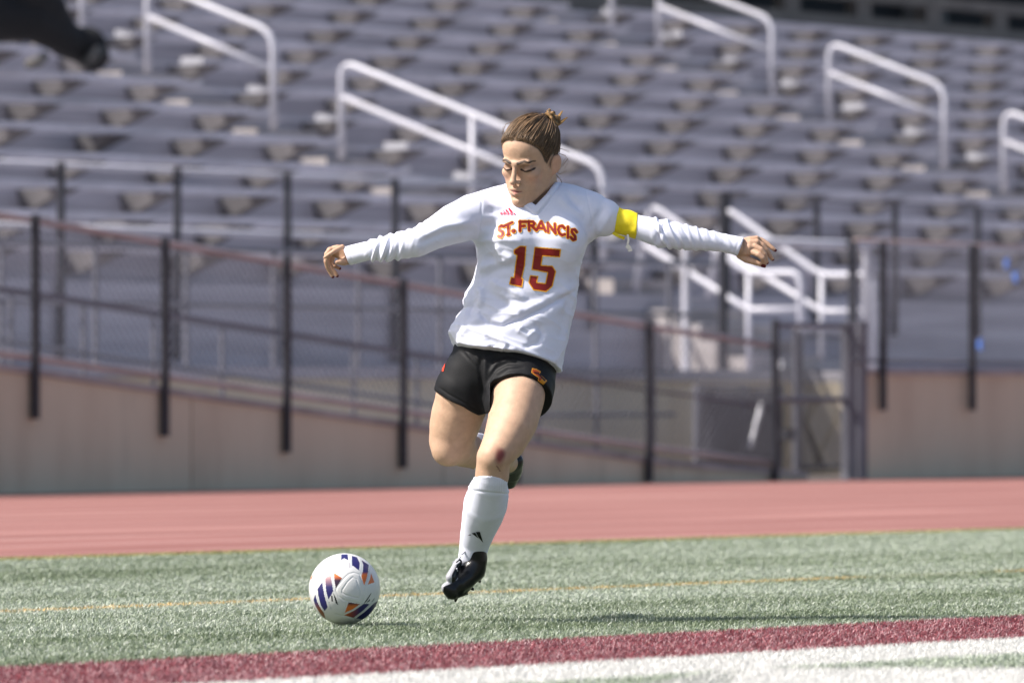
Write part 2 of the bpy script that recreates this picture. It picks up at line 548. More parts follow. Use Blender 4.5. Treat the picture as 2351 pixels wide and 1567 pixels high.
for A in (A1, A2):
    for k in range(NROW):
        b = MB(); b.lbox(A - AW + .06, A + AW - .06, N0 + RUN * (k + .5), N0 + RUN * (k + 1) - .002, Z0 + RISE * k + .002, Z0 + RISE * (k + .5))
        b.build('aisle_step', M['conc_dark'], stand)

# fence along the top of the grandstand's front wall
sf = empty('parapet_fence', L(55, N0 - .05, 1), 'dark post fence with pale rails along the front wall of the grandstand', 'fence')
sp = [ray_u(x, N0 - .06) for x in (140, 407, 660, 907, 1141, 1365)]
d0 = sp[1] - sp[0]
sp = [sp[0] - d0] + sp
sp2 = [ray_u(x, N0 - .06) for x in (1670, 1875, 2055, 2245)]
sp2 += [sp2[-1] + 1.75, sp2[-1] + 3.5]
for u in sp + sp2:
    b = MB(); b.tube([L(u, N0 - .06, 1.08 if u < 56 else 1.42), L(u, N0 - .06, 2.86)], .037, 10); b.build('post', M['dark'], sf)
for z, r in ((2.84, .026), (2.28, .030)):
    b = MB(); b.tube([L(sp[0], N0 - .01, z), L(A1 - AW, N0 - .01, z)], r, 8); b.build('rail', M['galv'], sf, smooth=True)
for z in (2.84, 2.28):
    b = MB(); b.tube([L(A1 + AW, N0 - .01, z), L(sp2[-1], N0 - .01, z)], .016, 8); b.build('rail', M['grey'], sf, smooth=True)

# benches
ORD = ['lowest', 'second', 'third', 'fourth', 'fifth', 'sixth', 'seventh', 'eighth', 'ninth', 'tenth', 'eleventh', 'twelfth', 'thirteenth']
SECT = [('left of the aisle behind the player', 40.0, A1 - AW), ('between the two handrail aisles', A1 + AW, A2 - AW), ('right of the far right handrail aisle', A2 + AW, 92.0)]
def bench_proto(u0, u1, base_n, z, label, si):
    e = empty('bench', L(u0, base_n, z), label, 'bench', 'benches of the grandstand')
    b = MB(); b.lbox(u0, u1, base_n - .14, base_n + .15, z + .29, z + .352); b.build('plank', M['bench'], e)
    for uu, sg in ((u0, -1), (u1, 1)):
        b = MB(); b.lbox(min(uu, uu + sg * .012), max(uu, uu + sg * .012), base_n - .147, base_n + .157, z + .282, z + .360); b.build('end_cap', M['bench_end'], e)
    L_ = u1 - u0
    ns = int(round(L_ / 1.55))
    for i in range(ns):
        uc = u0 + .35 + (L_ - .7) * i / (ns - 1)
        b = MB()
        b.hexa([L(uc - .06, base_n + .36, z + .10), L(uc + .06, base_n + .36, z + .10), L(uc + .06, base_n + .526, z + .10), L(uc - .06, base_n + .526, z + .10),
                L(uc - .12, base_n - .08, z + .288), L(uc + .12, base_n - .08, z + .288), L(uc + .12, base_n + .526, z + .288), L(uc - .12, base_n + .526, z + .288)])
        b.build('support', M['bracket'], e)
    return e
for si, (txt, u0, u1) in enumerate(SECT):
    first = None
    for k in range(NROW):
        bn, z = N0 + RUN * (k + .42), Z0 + RISE * k
        lab = f'grey bench plank, {ORD[k]} row up, {txt}'
        if si == 2 and k < 4: pass
        if first is None:
            first = bench_proto(u0, u1, bn, z, lab, si); p0 = L(u0, bn, z)
        else:
            c = copy_tree(first, L(u0, bn, z)); c['label'] = lab

# aisle handrails
def handrail(A, n_lo, n_hi, label, mids=(), off=0.):
    u = A + off
    zl, zh = tread(n_lo), tread(n_hi)
    zlt, zht = zl, zh
    lin = lambda n: 3.335 + .36 * (n - 42.6)
    H = 1.0
    e = empty('handrail', L(u, n_lo, zl), label, 'handrail', 'pale aisle handrails')
    prof = [L(u, n_lo, zl), L(u, n_lo, lin(n_lo) + H), L(u, n_hi, lin(n_hi) + H), L(u, n_hi, zh)]
    b = MB(); b.tube(fillet(prof, .2, 6), .037, 12); b.build('top_rail', M['galv'], e, smooth=True)
    b = MB(); b.tube([L(u, n_lo, lin(n_lo) + .60), L(u, n_hi, lin(n_hi) + .62)], .033, 12); b.build('mid_rail', M['galv'], e, smooth=True)
    for m_ in mids:
        b = MB(); b.tube([L(u, m_, tread(m_)), L(u, m_, lin(m_) + H)], .033, 12); b.build('post', M['galv'], e, smooth=True)
    return e
handrail(A1, 39.25, 42.6, 'long pale handrail directly behind the player, with a middle post', (40.9,))
handrail(A1, 43.5, 45.2, 'pale handrail up the aisle above and left of the long one')
handrail(A1, 46.1, 47.8, 'pale handrail at the top left, beside the dark clothed spectator')
handrail(A2, 48.3, 49.9, 'pale handrail highest up the right aisle, cut by the top of the frame')
handrail(A2, 45.87, 47.58, 'pale handrail at the top right, second from the top of its aisle')
handrail(A2, 43.35, 45.03, 'pale handrail on the right aisle, complete and with rounded upper corner')
handrail(A2, 40.9, 42.5, 'pale handrail cut off by the right edge of the photo')

# rear edge of the stand
top_n, top_z = N0 + RUN * (NROW + 1), Z0 + RISE * NROW
rear = empty('rear_wall', L(75, top_n, top_z), 'low concrete rear wall of the grandstand with dark slots at the top right', 'wall')
b = MB(); b.lbox(28, 130, top_n, top_n + .2, .0, top_z + .36); b.build('wall_base', M['khaki'], rear)
b = MB(); b.lbox(28, 130, top_n, top_n + .2, top_z + .58, top_z + .74); b.build('beam', M['khaki'], rear)
for u in np.arange(40, 130, 1.9):
    b = MB(); b.lbox(u, u + .4, top_n + .01, top_n + .19, top_z + .36, top_z + .58); b.build('pier', M['khaki'], rear)
press = empty('press_box', L(90, top_n + 3, top_z), 'dark building behind the top of the grandstand at upper right', 'building')
b = MB(); b.lbox(28, 140, top_n + 3, top_n + 6, 0, top_z + 6); b.build('facade', M['void'], press)
for u in (82, 88, 94.5, 101):
    b = MB(); b.lbox(u, u + .8, top_n + 2.7, top_n + 3, 0, top_z + 6); b.build('column', M['khaki'], press)

# ------------------------------------------------------------------ stair rails from walkway into the aisle
steps = empty('stair', L(A1, 37.5, WALK_Z), 'concrete steps from the walkway up into the aisle between pale handrails', 'stair')
for i in range(4):
    b = MB(); b.lbox(A1 - .68, A1 + .68, 37.0 + .31 * i, 38.27, WALK_Z + .162 * i + .002, WALK_Z + .162 * (i + 1)); b.build('step', M['conc_dark'], steps)
    b = MB(); b.lbox(A1 - .68, A1 + .68, 36.985 + .31 * i, 37.02 + .31 * i, WALK_Z + .162 * (i + 1) + .001, WALK_Z + .162 * (i + 1) + .012); b.build('nosing', M['galv'], steps)
for u, lab in ((A1 - .7, 'pale two bar handrail on the left side of the steps behind the outstretched hand'), (A1 + .7, 'pale two bar handrail on the right side of the steps behind the outstretched hand')):
    e = empty('stair_handrail', L(u, 37, WALK_Z), lab, 'handrail', 'handrails of the steps')
    b = MB(); b.tube(fillet([L(u, 36.4, WALK_Z), L(u, 36.4, WALK_Z + 1.0), L(u, 37.02, WALK_Z + 1.0), L(u, 38.2, WALK_Z + 1.72), L(u, 38.4, Z0 - .0)], .14, 5), .034, 12); b.build('top_rail', M['galv'], e, smooth=True)
    b = MB(); b.tube(fillet([L(u, 36.4, WALK_Z + .63), L(u, 37.02, WALK_Z + .63), L(u, 38.3, WALK_Z + 1.32)], .1, 4), .032, 12); b.build('mid_rail', M['galv'], e, smooth=True)
    b = MB(); b.tube([L(u, 37.02, WALK_Z), L(u, 37.02, WALK_Z + 1.0)], .03, 10); b.build('post', M['galv'], e, smooth=True)

# gate on the walkway edge and the dark mesh gate at track level
g = empty('walkway_gate', L(ray_u(1900, 35.2), 35.2, WALK_Z), 'pale tube gate frame on the walkway edge right of the outstretched hand', 'gate')
uA, uB, uM = ray_u(1705, 35.2), ray_u(1990, 35.2), ray_u(1830, 35.2)
b = MB(); b.tube(fillet([L(uA, 35.2, 2.24), L(uB, 35.2, 2.24), L(uB, 35.2, .9)], .08, 4), .045, 12); b.build('frame_tube', M['galv'], g, smooth=True)
b = MB(); b.tube([L(uM, 35.2, 1.41), L(uB, 35.2, 1.41)], .032, 10); b.build('lower_bar', M['galv'], g, smooth=True)
ux = ray_u(1958, 35.1)
b = MB(); b.tube([L(ux, 35.1, 1.42), L(ux, 35.1, 2.30)], .05, 10); b.build('dark_post', M['dark'], g)
ux = ray_u(1660, 35.1)
b = MB(); b.tube([L(ux, 35.1, .98), L(ux, 35.1, 2.7)], .045, 10); b.build('dark_post', M['dark'], g)
ux = ray_u(1575, 35.1)
b = MB(); b.tube([L(ux, 35.1, .98), L(ux, 35.1, 2.3)], .04, 10); b.build('pale_post', M['galv'], g)
b = MB(); b.lbox(ray_u(1790, 34.84), ray_u(1940, 34.84), 34.80, 34.845, 1.02, 1.10); b.build('edge_strip', M['bench_end'], g)

g2 = empty('mesh_gate', L(ray_u(1700, WALL_N), WALL_N, 0), 'dark grey mesh gate standing at the foot of the ramp beside the track', 'gate')
def gate_leaf(x0, x1, n, z0, z1, parent, panel):
    a, c = ray_u(x0, n), ray_u(x1, n)
    b = MB(); b.tube([L(a, n, z0), L(c, n, z0), L(c, n, z1), L(a, n, z1), L(a, n, z0)], .028, 8); b.build('leaf_frame', M['grey'], parent)
    if panel:
        b = MB(); b.lbox(a + .03, c - .03, n - .012, n + .012, z0 + .03, z1 - .03); b.build('mesh_panel', M[panel], parent)
gate_leaf(1598, 1706, 33.6, .06, .84, g2, 'gate_panel')
gate_leaf(1710, 1792, 33.6, .06, .84, g2, 'gate_panel')
gate_leaf(1838, 1940, 33.2, .10, 1.30, g2, None)
for x, n, z1, m, r in ((1780, WALL_N - .05, 1.42, 'dark', .034), (1828, 32.4, 1.35, 'grey', .035), (1950, 32.02, 1.42, 'grey', .075), (1974, 31.94, 1.42, 'grey', .07)):
    u = ray_u(x, n)
    b = MB(); b.tube([L(u, n, 0), L(u, n, z1)], r, 10); b.build('post', M[m], g2)
for z_ in (1.38, .72):
    b = MB(); b.tube([L(ray_u(1780, 32.02), 32.02, z_), L(ray_u(1950, 32.02), 32.02, z_)], .026, 8); b.build('cross_bar', M['grey'], g2)
b = MB(); wire_mesh(b, ray_u(1785, 32.03), ray_u(1950, 32.03), 32.03, .1, .1, 1.28, .07, .0042); b.build('wire_mesh', M['dark'], g2)
ua, uc = ray_u(1838, 33.3), ray_u(1890, 33.3)
b = MB(); b.tube([L(ua, 33.3, .62), L(uc, 33.3, .08)], .03, 8); b.build('brace', M['khaki'], g2)
ua, uc = ray_u(1722, 33.3), ray_u(1748, 33.3)
b = MB(); b.tube([L(ua, 33.3, .28), L(uc, 33.3, .68)], .022, 8); b.build('latch_bar', M['galv'], g2)
b = MB(); u = ray_u(1806, 32); b.lbox(u - .05, u + .05, 31.95, 32.05, .36, .46); b.build('padlock_box', M['dark'], g2)
b = MB(); wire_mesh(b, ray_u(1600, 33.5), ray_u(1940, 33.5), 33.5, .1, .1, .85); b.build('wire_mesh', M['grey'], g2)

# small litter on the fence
for x, y, n, lab in ((2312, 604, 33., 'blue tape scrap tied high at the far right of the fence'), (2332, 636, 33., 'blue tape scrap just below the other one at far right'), (2250, 790, 34., 'small blue scrap low on the fence at right')):
    t = (x - HX) / FPX; Yv = n / (ST - t * CT); z = CAMZ - (y - HY) / FPX * Yv; u = ray_u(x, n)
    b = MB()
    b.hexa([L(u - .03, n - .03, z - .05), L(u + .03, n - .01, z - .06), L(u + .02, n + .02, z - .05), L(u - .03, n + .01, z - .05),
            L(u - .04, n - .02, z + .04), L(u + .02, n - .02, z + .06), L(u + .03, n + .02, z + .05), L(u - .02, n + .02, z + .04)])
    o = b.build('tape_scrap', M['blue'], origin=L(u, n, z)); tag(o, lab, 'tape')
#PLAYER
# ================================================================== PLAYER (implicit surfaces meshed with surface nets)
PY0 = 20.9
def W(px, py, d=0.0):
    """photo column/row plus depth towards the camera (m) -> world point near the player's distance"""
    Y = PY0 - d
    return np.array([(px - HX) / FPX * Y, Y, CAMZ - (py - HY) / FPX * Y])
def smin(a, b, k):
    if k <= 0: return np.minimum(a, b)
    h = np.maximum(k - np.abs(a - b), 0) / k
    return np.minimum(a, b) - h * h * k * .25
def smax(a, b, k): return -smin(-a, -b, k)

class Field:
    def __init__(s, lo, hi, h):
        s.lo, s.h = np.array(lo, float), h
        n = np.ceil((np.array(hi) - s.lo) / h).astype(int) + 1
        s.ax = [s.lo[i] + h * np.arange(n[i]) for i in range(3)]
        s.D = np.full(n, .05, np.float32)
    def sub(s, lo, hi):
        sl = []
        for i in range(3):
            a = int(max(0, math.floor((lo[i] - s.lo[i]) / s.h))); b = int(min(len(s.ax[i]), math.ceil((hi[i] - s.lo[i]) / s.h) + 1))
            if b - a < 1: return None
            sl.append(slice(a, b))
        X = s.ax[0][sl[0]][:, None, None]; Y = s.ax[1][sl[1]][None, :, None]; Z = s.ax[2][sl[2]][None, None, :]
        return tuple(sl), X, Y, Z
    def all(s): return s.ax[0][:, None, None], s.ax[1][None, :, None], s.ax[2][None, None, :]
    def op(s, sl, d, k, mode):
        d = d.astype(np.float32)
        s.D[sl] = smin(s.D[sl], d, k) if mode == 'add' else smax(s.D[sl], -d, k)
    def chain(s, pts, rs, k=.01, mode='add', flat=None, pad=None):
        pts = np.array(pts, float); rs = np.array(rs, float)
        p = rs.max() * (1.6 if flat else 1.05) + k + s.h * 3 if pad is None else pad
        r = s.sub(pts.min(0) - p, pts.max(0) + p)
        if r is None: return
        sl, X, Y, Z = r
        d = None
        for a, b, ra, rb in zip(pts[:-1], pts[1:], rs[:-1], rs[1:]):
            e = b - a; l2 = max(float(e @ e), 1e-10)
            t = np.clip(((X - a[0]) * e[0] + (Y - a[1]) * e[1] + (Z - a[2]) * e[2]) / l2, 0, 1)
            dx, dy, dz = X - a[0] - t * e[0], Y - a[1] - t * e[1], Z - a[2] - t * e[2]
            if flat:
                n, f = np.array(flat[0], float), flat[1]
                n = n / np.linalg.norm(n)
                q = dx * n[0] + dy * n[1] + dz * n[2]
                g = (1 / f - 1) * q
                dx, dy, dz = dx + g * n[0], dy + g * n[1], dz + g * n[2]
            q = np.sqrt(dx * dx + dy * dy + dz * dz) - (ra + (rb - ra) * t)
            d = q if d is None else np.minimum(d, q)
        s.op(sl, d, k, mode)
    def ell(s, c, r, k=.01, mode='add', R=None, pad=0.):
        c, r = np.array(c, float), np.array(r, float)
        p = r.max() + k + s.h * 3 + pad
        q = s.sub(c - p, c + p)
        if q is None: return
        sl, X, Y, Z = q
        x, y, z = X - c[0], Y - c[1], Z - c[2]
        if R is not None:
            x, y, z = (R[0][0] * x + R[1][0] * y + R[2][0] * z, R[0][1] * x + R[1][1] * y + R[2][1] * z, R[0][2] * x + R[1][2] * y + R[2][2] * z)
        k0 = np.sqrt((x / r[0]) ** 2 + (y / r[1]) ** 2 + (z / r[2]) ** 2) + 1e-6
        k1 = np.sqrt((x / r[0] ** 2) ** 2 + (y / r[1] ** 2) ** 2 + (z / r[2] ** 2) ** 2) + 1e-6
        s.op(sl, k0 * (k0 - 1) / k1, k, mode)
    def cut(s, f, k=.0):
        """remove where f>0"""
        s.D = smax(s.D, f.astype(np.float32), k)
    def mesh(s, smooth=2):
        D = s.D
        S = D < 0
        nx, ny, nz = D.shape
        cnt = np.zeros((nx - 1, ny - 1, nz - 1), np.int8)
        for i in (0, 1):
            for j in (0, 1):
                for k in (0, 1):
                    cnt += S[i:nx - 1 + i, j:ny - 1 + j, k:nz - 1 + k]
        act = (cnt > 0) & (cnt < 8)
        I = np.argwhere(act)
        idx = np.full(act.shape, -1, np.int32); idx[act] = np.arange(len(I))
        acc = np.zeros((len(I), 3)); num = np.zeros(len(I))
        C = np.array([(i, j, k) for i in (0, 1) for j in (0, 1) for k in (0, 1)])
        val = [D[I[:, 0] + c[0], I[:, 1] + c[1], I[:, 2] + c[2]].astype(float) for c in C]
        for a in range(8):
            for b in range(a + 1, 8):
                if np.abs(C[a] - C[b]).sum() != 1: continue
                m = (val[a] < 0) != (val[b] < 0)
                t = np.where(m, val[a] / np.where(m, val[a] - val[b], 1), 0)
                acc[m] += C[a] + t[m, None] * (C[b] - C[a]); num += m
        V = s.lo + (I + acc / num[:, None]) * s.h
        F = []
        def quad(e, inside, q):
            i, j, k = e.T
            cs = [idx[i + o[0], j + o[1], k + o[2]] for o in q]
            q4 = np.stack(cs, 1)
            q4[~inside] = q4[~inside][:, ::-1]
            F.append(q4)
        for axs, q in ((0, [(0, -1, -1), (0, 0, -1), (0, 0, 0), (0, -1, 0)]), (1, [(-1, 0, -1), (-1, 0, 0), (0, 0, 0), (0, 0, -1)]), (2, [(-1, -1, 0), (0, -1, 0), (0, 0, 0), (-1, 0, 0)])):
            sa = [slice(None)] * 3; sb = [slice(None)] * 3
            sa[axs] = slice(0, -1); sb[axs] = slice(1, None)
            A, B = S[tuple(sa)], S[tuple(sb)]
            e = np.argwhere(A != B)
            ok = np.ones(len(e), bool)
            for o in range(3):
                if o != axs: ok &= (e[:, o] > 0) & (e[:, o] < D.shape[o] - 1)
            e = e[ok]
            quad(e, A[tuple(e.T)], q)
        F = np.concatenate(F)
        # light smoothing
        ed = np.concatenate([F[:, [0, 1]], F[:, [1, 2]], F[:, [2, 3]], F[:, [3, 0]]])
        for it in range(smooth):
            acc = np.zeros_like(V); cn = np.zeros(len(V))
            for c in range(3):
                acc[:, c] = np.bincount(ed[:, 0], V[ed[:, 1], c], len(V)) + np.bincount(ed[:, 1], V[ed[:, 0], c], len(V))
            cn = np.bincount(ed[:, 0], minlength=len(V)) + np.bincount(ed[:, 1], minlength=len(V))
            V = V + .5 * (acc / np.maximum(cn, 1)[:, None] - V)
        return V, F

def vnormals(V, F):
    n = np.cross(V[F[:, 2]] - V[F[:, 0]], V[F[:, 3]] - V[F[:, 1]])
    N = np.zeros_like(V)
    for c in range(4):
        for k in range(3): N[:, k] += np.bincount(F[:, c], n[:, k], len(V))
    return N / (np.linalg.norm(N, axis=1, keepdims=True) + 1e-12)
def pix(V):
    """photo coordinates of world points"""
    return HX + V[:, 0] / V[:, 1] * FPX, HY - (V[:, 2] - CAMZ) / V[:, 1] * FPX
def seg_dist(px, py, poly, closed=False):
    """distance in px to a polyline, and parameter 0..1 along it"""
    P = list(poly) + ([poly[0]] if closed else [])
    best = np.full(px.shape, 1e9); par = np.zeros(px.shape); n = len(P) - 1
    for i in range(n):
        (ax, ay), (bx, by) = P[i], P[i + 1]
        ex, ey = bx - ax, by - ay
        t = np.clip(((px - ax) * ex + (py - ay) * ey) / max(ex * ex + ey * ey, 1e-9), 0, 1)
        d = np.hypot(px - ax - t * ex, py - ay - t * ey)
        m = d < best
        best[m] = d[m]; par[m] = (i + t[m]) / n
    return best, par
def in_poly(px, py, poly):
    r = np.zeros(px.shape, bool)
    for i in range(len(poly)):
        (x1, y1), (x2, y2) = poly[i], poly[(i + 1) % len(poly)]
        c = ((y1 > py) != (y2 > py)) & (px < (x2 - x1) * (py - y1) / ((y2 - y1) if y2 != y1 else 1e-9) + x1)
        r ^= c
    return r
def snoise(V, f, seed, n=10):
    r = np.random.default_rng(seed)
    o = np.zeros(len(V))
    for i in range(n):
        d = r.normal(0, 1, 3); d *= f * r.uniform(.5, 1.7) / np.linalg.norm(d)
        o += np.sin(V @ d + r.uniform(0, 6.28))
    return o / math.sqrt(n)
MPP = PY0 / FPX                           # metres per photo pixel at the player
wp = lambda *p: [W(*q) for q in p]

player = empty('person', (W(1180, 1430)[0], PY0, 0), 'person in white long sleeved number 15 shirt and black shorts striding to kick a ball', 'person')
SKIN = np.array([.49, .315, .215])

# ---- head, in its own frame: face towards -y, eyes at z=0
HS = 1.06
def rx(a): return np.array([[1, 0, 0], [0, math.cos(a), -math.sin(a)], [0, math.sin(a), math.cos(a)]])
def ry(a): return np.array([[math.cos(a), 0, math.sin(a)], [0, 1, 0], [-math.sin(a), 0, math.cos(a)]])
def rz(a): return np.array([[math.cos(a), -math.sin(a), 0], [math.sin(a), math.cos(a), 0], [0, 0, 1]])
HR = ry(R_(-4)) @ rx(R_(18)) @ rz(R_(-30))
HC = W(1216, 366, .05)
def head_out(V): return HC + HS * (V @ HR.T)
def head_in(p): return (np.array(p) - HC) @ HR / HS
f = Field((-.105, -.135, -.24), (.105, .125, .15), .0021)
f.ell((0, .012, .035), (.071, .090, .084), 0)
f.ell((0, -.022, -.030), (.052, .058, .082), .03)
f.ell((0, -.040, .045), (.056, .044, .045), .02)                     # forehead
for s in (-1, 1):
    f.chain([(s * .052, .005, -.036), (s * .046, -.014, -.068), (s * .022, -.058, -.098), (0, -.072, -.105)], [.018, .017, .016, .016], .022)
    f.ell((s * .0385, -.058, -.024), (.020, .020, .016), .018)         # cheekbone
    f.ell((s * .028, -.056, -.058), (.019, .018, .026), .02)
f.ell((0, -.080, -.100), (.016, .013, .014), .014)                    # chin
f.ell((0, -.070, -.068), (.028, .024, .026), .02)                     # muzzle
f.chain([(-.037, -.0775, .0145), (-.02, -.086, .0125), (0, -.0855, .012), (.02, -.086, .0125), (.037, -.0775, .0145)], [.008, .0078, .007, .0078, .008], .012)
for s in (-1, 1):
    f.ell((s * .031, -.093, -.003), (.020, .017, .013), .010, 'sub')
    f.ell((s * .0305, -.0700, -.004), (.0145, .0110, .0115), .004)
    f.chain([(s * .017, -.0810, -.0075), (s * .031, -.0842, -.0098), (s * .045, -.0755, -.0065)], [.0020, .0026, .0020], .004)   # lowered lid
f.chain([(0, -.084, .012), (0, -.094, -.014), (0, -.106, -.036)], [.0065, .0072, .0088], .010)
f.ell((0, -.107, -.038), (.0088, .0085, .0075), .006)
for s in (-1, 1):
    f.ell((s * .0115, -.094, -.041), (.0070, .0085, .0062), .005)
    f.ell((s * .0062, -.101, -.0475), (.0030, .0045, .0028), .002, 'sub')
f.chain([(-.019, -.086, -.0665), (-.006, -.0935, -.0625), (0, -.0935, -.0635), (.006, -.0935, -.0625), (.019, -.086, -.0665)], [.003, .0052, .005, .0052, .003], .006)
f.chain([(-.017, -.086, -.0735), (0, -.0935, -.0765), (.017, -.086, -.0735)], [.003, .0062, .003], .006)
f.chain([(-.024, -.088, -.0695), (0, -.1005, -.0695), (.024, -.088, -.0695)], [.0016, .0022, .0016], .004, 'sub')
f.ell((0, -.092, -.0875), (.016, .006, .004), .008, 'sub')
for s in (-1, 1):
    Re = rz(R_(-s * 34)) @ rx(R_(-12))
    f.ell((s * .0795, .012, -.010), (.0065, .0170, .0290), .003, R=Re)
    f.ell((s * .0850, .004, -.007), (.0060, .0100, .0180), .003, 'sub', R=Re)
    f.ell((s * .068, .002, -.036), (.007, .009, .010), .006, R=Re)
nb_ = [head_in(W(1248, 470, -.03)), head_in(W(1243, 520, -.03))]
f.chain([(0, .028, -.03), nb_[0], nb_[1]], [.056, .0515, .062], .02)
f.chain([(-.040, .03, -.05), head_in(W(1226, 482, .035))], [.012, .010], .02)
f.chain([(.046, .03, -.05), head_in(W(1232, 484, .035))], [.012, .010], .02)
HV, HF = f.mesh(2)
x, y, z = HV.T
col = np.tile(SKIN, (len(HV), 1))
front = y < -.03
def blend(col, w, c): return col + np.clip(w, 0, 1)[:, None] * (np.array(c) - col)
for s in (-1, 1):
    d, _ = seg_dist(s * x, z, [(.012, .0145), (.030, .0205), (.050, .0150)])
    _, tt = seg_dist(s * x, z, [(.012, .0145), (.030, .0205), (.050, .0150)])
    col = blend(col, np.where(front, (.0050 - .0022 * tt - d) / .0016, 0), (.045, .028, .018))
    d, _ = seg_dist(s * x, z, [(.015, -.0070), (.031, -.0108), (.048, -.0062)])
    col = blend(col, np.where(front, (.0040 - d) / .0016, 0), (.030, .018, .014))
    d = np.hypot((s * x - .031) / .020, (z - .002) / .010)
    col = blend(col, np.where(front, (1.25 - d) * .9, 0) * .62, (.22, .115, .08))  # eye-socket shade painted into the skin colour
lip, _ = seg_dist(x, z, [(-.018, -.0690), (0, -.0695), (.018, -.0690)])
col = blend(col, np.where(y < -.07, (.0095 - .012 * np.abs(x) / .03 - lip) / .003, 0) * .75, (.40, .17, .14))
col = blend(col, np.where(y < -.07, (.0013 - lip) / .001, 0), (.09, .03, .03))
for s in (-1, 1):
    d = np.hypot(s * x - .044, z + .035)
    col = blend(col, np.where(front, 1 - d / .028, 0) * .28, (.62, .27, .20))
d = np.hypot(x, (z + .043))
col = blend(col, np.where(y < -.09, 1 - d / .014, 0) * .2, (.6, .28, .2))
ear = np.abs(x) > .0735
col = blend(col, np.where(ear & (y < .03), .35, 0), (.58, .28, .20))
# scalp under the hair
hl_y = [-.12, -.078, -.066, -.050, -.036, -.024, -.012, .004, .020, .034, .06, .12]
hl_z = [.078, .073, .061, .043, .023, .000, -.010, .012, .010, -.030, -.058, -.066]
H_of = lambda yy: np.interp(yy, hl_y, hl_z)
col = blend(col, (z - H_of(y) - .002) / .006, (.06, .038, .024))
skinV, skinF, skinC = [head_out(HV)], [HF], [col]

# ---- hands: chains given in photo pixels (column, row, depth m) and radius px
NAIL = (.10, .004, .012)
def hand(lo, hi, parts, nails):
    a, b_ = np.minimum(W(*lo, .09), W(*hi, -.09)), np.maximum(W(*lo, .09), W(*hi, -.09))
    f = Field(a, b_, .0016)
    for pts, rs, k in parts:
        f.chain(wp(*pts), [r * MPP for r in rs], k)
    V, F = f.mesh(1)
    c = np.tile(SKIN * np.array([1.0, .96, .95]), (len(V), 1))
    for n, r in nails:
        d = np.linalg.norm(V - W(*n), axis=1)
        c = blend(c, (r * MPP - d) / .0012, NAIL)
    skinV.append(V); skinF.append(F); skinC.append(c)
# her right hand (left in the photo): bent at the wrist, fingers curled down
hand((738, 552), (850, 645), [
    ([(845, 576, 0), (812, 584, 0), (796, 588, 0)], [19, 18, 19], .006),
    ([(796, 587, 0), (781, 577, .0), (768, 574, 0)], [18, 15, 11], .008),
    ([(794, 580, .012), (775, 570, .012), (757, 575, .012)], [10, 8.5, 7.5], .006),
    ([(790, 590, -.01), (772, 582, -.015), (758, 584, -.012)], [10, 9, 7], .006),
    ([(786, 566, .034), (768, 576, .046), (754, 585, .050), (745, 591, .048)], [5.4, 5.6, 4.6, 3.0], .002),
    ([(758, 574, .016), (751, 583, .026), (749, 600, .024), (752, 613, .018), (757, 621, .014)], [7.2, 6.8, 6.0, 5.4, 4.6], .003),
    ([(757, 580, .000), (750, 596, .004), (753, 614, .004), (759, 626, .004), (764, 635, .004)], [7, 6.5, 5.8, 5, 4.0], .002),
    ([(760, 586, -.014), (756, 604, -.018), (762, 618, -.018), (769, 626, -.018), (774, 633, -.016)], [6.8, 6.2, 5.6, 5, 4.0], .002),
    ([(764, 590, -.03), (760, 602, -.038), (767, 610, -.036), (780, 616, -.030)], [6.2, 5.6, 5, 3.8], .002),
    ([(800, 596, .012), (790, 601, .030), (781, 601, .042), (774, 602, .046)], [11, 8.5, 7, 5.4], .005)],
    [((766, 639, .004), 7), ((777, 637, -.016), 7), ((784, 618, -.030), 6.5)])
# her left hand (right in the photo): back of the hand up, fingers trailing
hand((1650, 528), (1792, 622), [
    ([(1655, 557, 0), (1692, 567, 0), (1706, 567, 0)], [17, 18, 19], .006),
    ([(1704, 560, .0), (1722, 552, .0), (1737, 548, .0)], [13, 10, 7.2], .005),
    ([(1704, 566, .012), (1722, 560, .018), (1737, 557, .018)], [14, 11, 7.8], .005),
    ([(1704, 572, .015), (1720, 569, .026), (1732, 567, .026)], [14, 11, 8], .005),
    ([(1703, 577, .010), (1715, 577, .024), (1725, 577, .026)], [14, 11, 8], .005),
    ([(1738, 549, -.006), (1748, 551, -.008), (1762, 560, -.004), (1774, 570, .0), (1780, 574.5, .0)], [6.8, 6.2, 5.6, 4.8, 3.8], .002),
    ([(1738, 556, .012), (1750, 563, .014), (1760, 574, .014), (1768, 587, .010), (1774, 595, .008)], [7.4, 6.8, 6.2, 5.2, 4.2], .002),
    ([(1733, 566, .028), (1747, 573, .034), (1755, 583, .034), (1758, 596, .024), (1761, 603, .018)], [7.6, 7, 6.4, 5.6, 4.2], .002),
    ([(1726, 577, .030), (1742, 584, .044), (1751, 592, .046), (1755, 603, .034), (1755.5, 611, .028)], [7.6, 7, 6.4, 5.4, 3.8], .002),
    ([(1702, 584, .0), (1714, 594, .014), (1730, 600, .026), (1744, 605, .030), (1750, 609, .028)], [12, 9.5, 7.6, 6.2, 4.4], .005)],
    [((1783, 577, .001), 6.8), ((1776, 598, .008), 5), ((1764, 606, .016), 6.5), ((1752.5, 611.5, .035), 6.5)])

